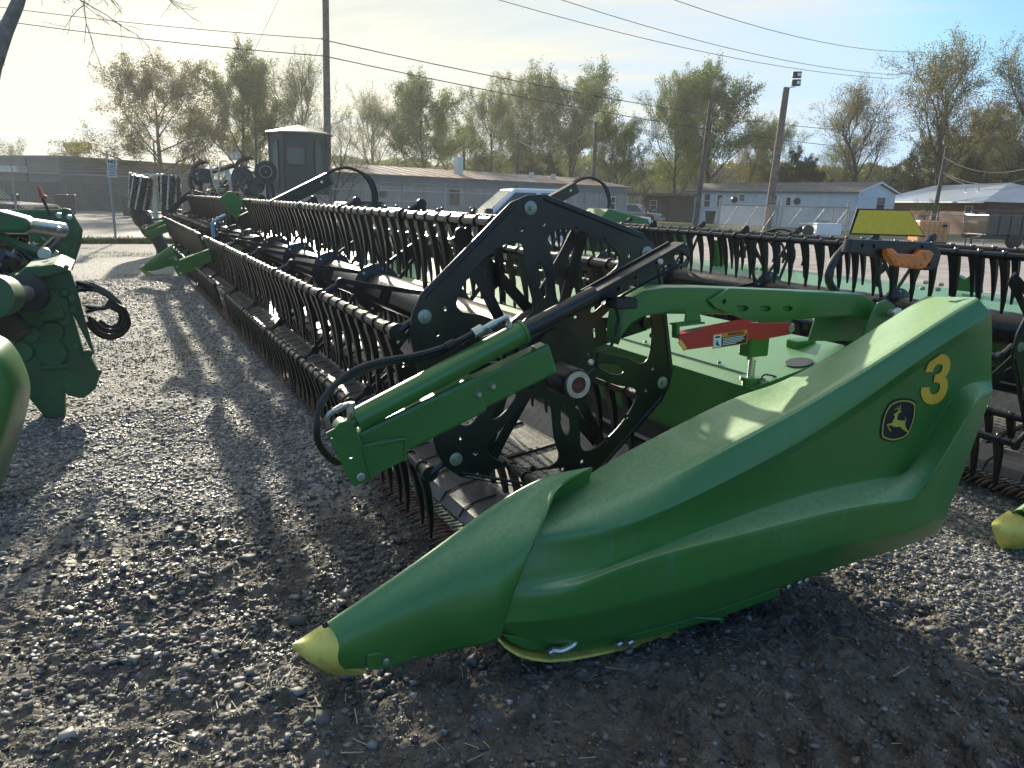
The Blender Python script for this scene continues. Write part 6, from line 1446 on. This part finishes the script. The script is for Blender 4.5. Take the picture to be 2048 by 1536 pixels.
for a,b,c_,d_,r_,y_ in ((-60,300,150,300,.05,7.4),(-40,340,200,345,.035,7.5),(40,300,190,430,.03,7.0),(120,300,60,470,.04,7.1),(200,300,330,420,.03,7.8),(-60,470,90,470,.10,6.9),(-60,520,60,505,.07,6.8)): MB().tube([L_(*zl(a,b),y_), L_(*zl(c_,d_),y_)], r_, 8).build('linkage_rod', DRK, lm)
q = MB(); q.pprism([L_(*zl(*p), 7.7) for p in [(-80,280),(180,300),(340,330),(350,470),(200,480),(-80,500)]], (0, .03, 0)); q.build('inner_panel', GREEND, lm, 0)
q = MB(); q.pprism([L_(*zl(*p), 6.7) for p in [(-60,560),(20,500),(75,470),(80,520),(60,640),(-60,760)]], (0, .1, 0)); q.build('bearing_bracket', GREEND, lm, 0, .02)
for x,y in ((20,300),(70,330),(140,350),(300,180),(355,190),(300,250),(250,430),(60,520),(110,320),(170,330)): MB().lathe(L_(*zl(x,y), 7.2), (0,-1,0), [(0,.022),(.02,.02),(.03,.01)], 8).build('frame_bolt', ZINC, lm)
# nearer green end shield at the left edge
es = thing('green_end_shield', Vector((-1.2, 4.3, 0)), 'rounded green end shield with a pale edge cut by the left edge', 'end shield')
po = [(-150,640),(-60,665),(0,680),(18,695),(36,725),(50,762),(52,785),(44,830),(28,880),(10,930),(-10,1000),(-150,1050)]
rows_ = []
for dy, k in ((-.02, .80), (-.01, .86), (.03, .90), (.12, .965), (.26, 1.02), (.36, 1.05), (.44, 1.05)):
    rows_.append([at(-150+(a+150)*k, 850+(b-850)*k, y=4.3+dy) for a, b in po])
rows_.insert(0, [at(-150+(a+150)*.02, 850+(b-850)*.02, y=4.26) for a, b in po])
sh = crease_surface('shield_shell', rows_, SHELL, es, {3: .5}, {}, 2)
q = MB(); q.box(-1.25, -1.0, 4.4, 4.6, 0, .8); q.build('shield_mount', DRK, es, 0)
# ---- yard things at the right
ORG = mat('orange_translucent_plastic', (.85, .36, .10), .45, 0, .08, 3, .1, 20)
b = gnd(1873, 39); t = thing('liquid_tank', b, 'orange caged liquid tank right of the yellow reflective board', 'liquid tank')
u, v = CR.to_2d().to_3d().normalized(), Vector((CF.x, CF.y, 0)).normalized()
MB().obox(b+Zv*.15, u, v, Zv, (-.74,.74), (0,1.1), (0,1.05)).build('bottle', ORG, t, 0, .06)
q = MB()
for k in range(7): q.obox(b+Zv*.15, u, v, Zv, (-.77+k*.253, -.745+k*.253), (-.035,-.01), (0,1.08))
for k in range(5): q.obox(b+Zv*.15, u, v, Zv, (-.77,.775), (-.055,-.036), (k*.26, .025+k*.26))
q.build('cage', GALV, t, 0); MB().obox(b, u, v, Zv, (-.75,.75), (0,1.1), (0,.14)).build('pallet', WOODB, t, 0)
MB().obox(b+Zv*.9, u, v, Zv, (.38,.62), (-.07,-.06), (0,.12)).build('plate', INK, t, 0)
b = gnd(2060, 37); t = thing('dump_trailer', b, 'black steel dump trailer at the right edge of the yard', 'trailer')
MB().obox(b+Zv*.62, u, v, Zv, (-1.95,1.9), (0,2.), (0,.95)).build('box', BLKP, t, 0, .03); q = MB(); [q.obox(b+Zv*.62, u, v, Zv, (-1.95+k*.55,-1.88+k*.55), (-.05,-.004), (0,.95)) for k in range(8)]; q.build('box_ribs', BLKP, t, 0)
MB().obox(b+Zv*.42, u, v, Zv, (-2.1,2.0), (.1,1.9), (0,.18)).build('chassis', DRK, t, 0)
for k in (-.5,.4): MB().lathe(b+u*k+Zv*.36+v*.02, -v, [(-.2,.3),(-.18,.36),(0,.36),(.03,.3)], 20).build('wheel', RUBBER, t)
MB().tube([b-u*2.1+Zv*.5, b-u*2.6+Zv*.45, b-u*2.6], .05, 6).build('tow_bar', DRK, t)
t = thing('yard_gate_frame', gnd(1940, 39), 'thin black pipe frame around the dump trailer', 'gate frame'); g0, g1 = gnd(1940, 39), gnd(2120, 38)
MB().tube([g0, g0+Zv*1.75, g1+Zv*1.75, g1], .035, 6).build('pipe_frame', DRK, t)
b = gnd(1962, 46); t = thing('swing_frame', b, 'white lattice A-frame behind the black pipe frame', 'lattice frame'); q = MB()
for s in (-.5,-.2,.2,.5): q.tube([b+u*s*1.3, b+u*s*.2+Zv*1.45], .02, 4)
for k in range(5): q.tube([b+u*(-.62+k*.1)+Zv*(.25*k), b+u*(.62-k*.1)+Zv*(.25*k+.15)], .015, 4); q.tube([b+u*(.62-k*.1)+Zv*(.25*k), b+u*(-.62+k*.1)+Zv*(.25*k+.15)], .015, 4)
q.build('lattice', TRIMW, t)
b = gnd(1650, 40); t = thing('utility_trailer', b, 'small white flatbed body with a spare tyre on the gravel below the round shrub', 'trailer')
q = MB(); q.obox(b+Zv*.35, u, v, Zv, (-.3,1.0), (0,1.4), (0,.55)); q.obox(b+Zv*.82, u, v, Zv, (-1.25,.9), (0,.06), (0,.06)); q.obox(b+Zv*.3, u, v, Zv, (-1.3,1.0), (0,1.4), (0,.09)); q.build('body', TRIMW, t, 0, .03)
MB().lathe(b-u*.75+Zv*.5, v, [(-.05,.2),(-.04,.3),(.12,.3),(.14,.2)], 20).build('spare_tyre', RUBBER, t)
for px_, d, lb_, c_ in ((1422, 72, 'dark green wheeled bin at the left end of the white trailer home', 'g'), (1562, 68, 'black wheeled bin by the door of the white trailer home', 'k')):
    b = gnd(px_, d); t = thing('wheeled_bin', b, lb_, 'wheeled bin', 'wheeled bins'); m_ = mat('bin_plastic', (.015,.035,.025) if c_ == 'g' else (.02,.02,.02), .5)
    q = MB(); frust(q, (b.x-.26,b.x+.26,b.y-.26,b.y+.26,.05), (b.x-.34,b.x+.34,b.y-.34,b.y+.34,1.1)); q.build('bin_body', m_, t, 0, .02); MB().box(b.x-.36,b.x+.36,b.y-.38,b.y+.36,1.1,1.18).build('lid', m_, t, 0, .03)
for k, (px_, d, lb_) in enumerate(((120, 46, 'left one of two dark dustbins behind the left fence'), (136, 46.5, 'right one of two dark dustbins behind the left fence, lid askew'), (252, 47, 'dark dustbin half hidden by the ribbed drums'))):
    b = gnd(px_, d); t = thing('wheeled_bin', b, lb_, 'wheeled bin', 'wheeled bins'); m_ = mat('bin_plastic', (.018,.024,.022), .5)
    q = MB(); frust(q, (b.x-.26,b.x+.26,b.y-.26,b.y+.26,.05), (b.x-.34,b.x+.34,b.y-.34,b.y+.34,1.15)); q.build('bin_body', m_, t, 0, .02); MB().box(b.x-.36,b.x+.36,b.y-.38,b.y+.36,1.15,1.24).build('lid', m_, t, 0, .03)
# extra gear on the second header's deck
def on2(mb, name, m, **k): return mb.build(name, m, hdr2, **k)
for k in range(5):
    r_ = .16+.025*k; c = at(1500+k*14, 508, x=6.3); pts = [c+Vector((0, r_*1.4*math.cos(a), r_*math.sin(a))) for a in np.linspace(-.3, 3.5, 14)]
    on2(MB().tube(pts, .014, 6), 'hose_bundle', HOSE)
q = MB(); c = at(1435, 520, x=6.1); q.obox(c, Vector((1,0,0)), Vector((0,1,0)), Zv, (-.05,.05), (-.06,.06), (-.25,.22)); q.obox(at(1290, 440, x=5.6), Vector((1,0,0)), Vector((0,1,0)), Zv, (-.1,.5), (-.2,.2), (-.4,-.1)); on2(q, 'deck_bracket', GREEN)
for (a, b) in ((1520,548),(1935,568)):
    c = at(a, b, x=6.1); q = MB().pprism([c+Vector((0,-.10,-.06)), c+Vector((0,-.08,.05)), c+Vector((0,-.02,.08)), c+Vector((0,.03,.03)), c+Vector((0,.10,.06)), c+Vector((0,.14,-.06))], (.06,0,0)); on2(q, 'deck_bracket', GREEN)
q = MB()
for (a, b) in ((1845,576),(1851,564),(1876,578),(1882,568)): q.lathe(at(a, b, x=5.95), (-.3,-.3,.9), [(-.01,.022),(.006,.02),(.012,.01)], 12)
on2(q, 'deck_rivet_caps', WASH)
# ================================================================== added haze volume, imitating veiling glare of the lens
hz = bpy.data.materials.new('haze'); hz.use_nodes = True; T = NT(hz.node_tree); T.nt.nodes.clear()
o_ = T.n('ShaderNodeOutputMaterial'); v_ = T.n('ShaderNodeVolumePrincipled'); v_.inputs['Color'].default_value = (.93, .95, .96, 1); v_.inputs['Density'].default_value = .0005; v_.inputs['Anisotropy'].default_value = .5
T.l(v_.outputs[0], o_.inputs['Volume'])
hb = MB().box(-190, 190, -30, 200, -1.2, 22).build('haze', hz, None, 0); tag(hb, 'thin haze added over the lot in place of lens glare', kind='stuff')
sc.cycles.volume_bounces = 0
sc.cycles.max_bounces = 8
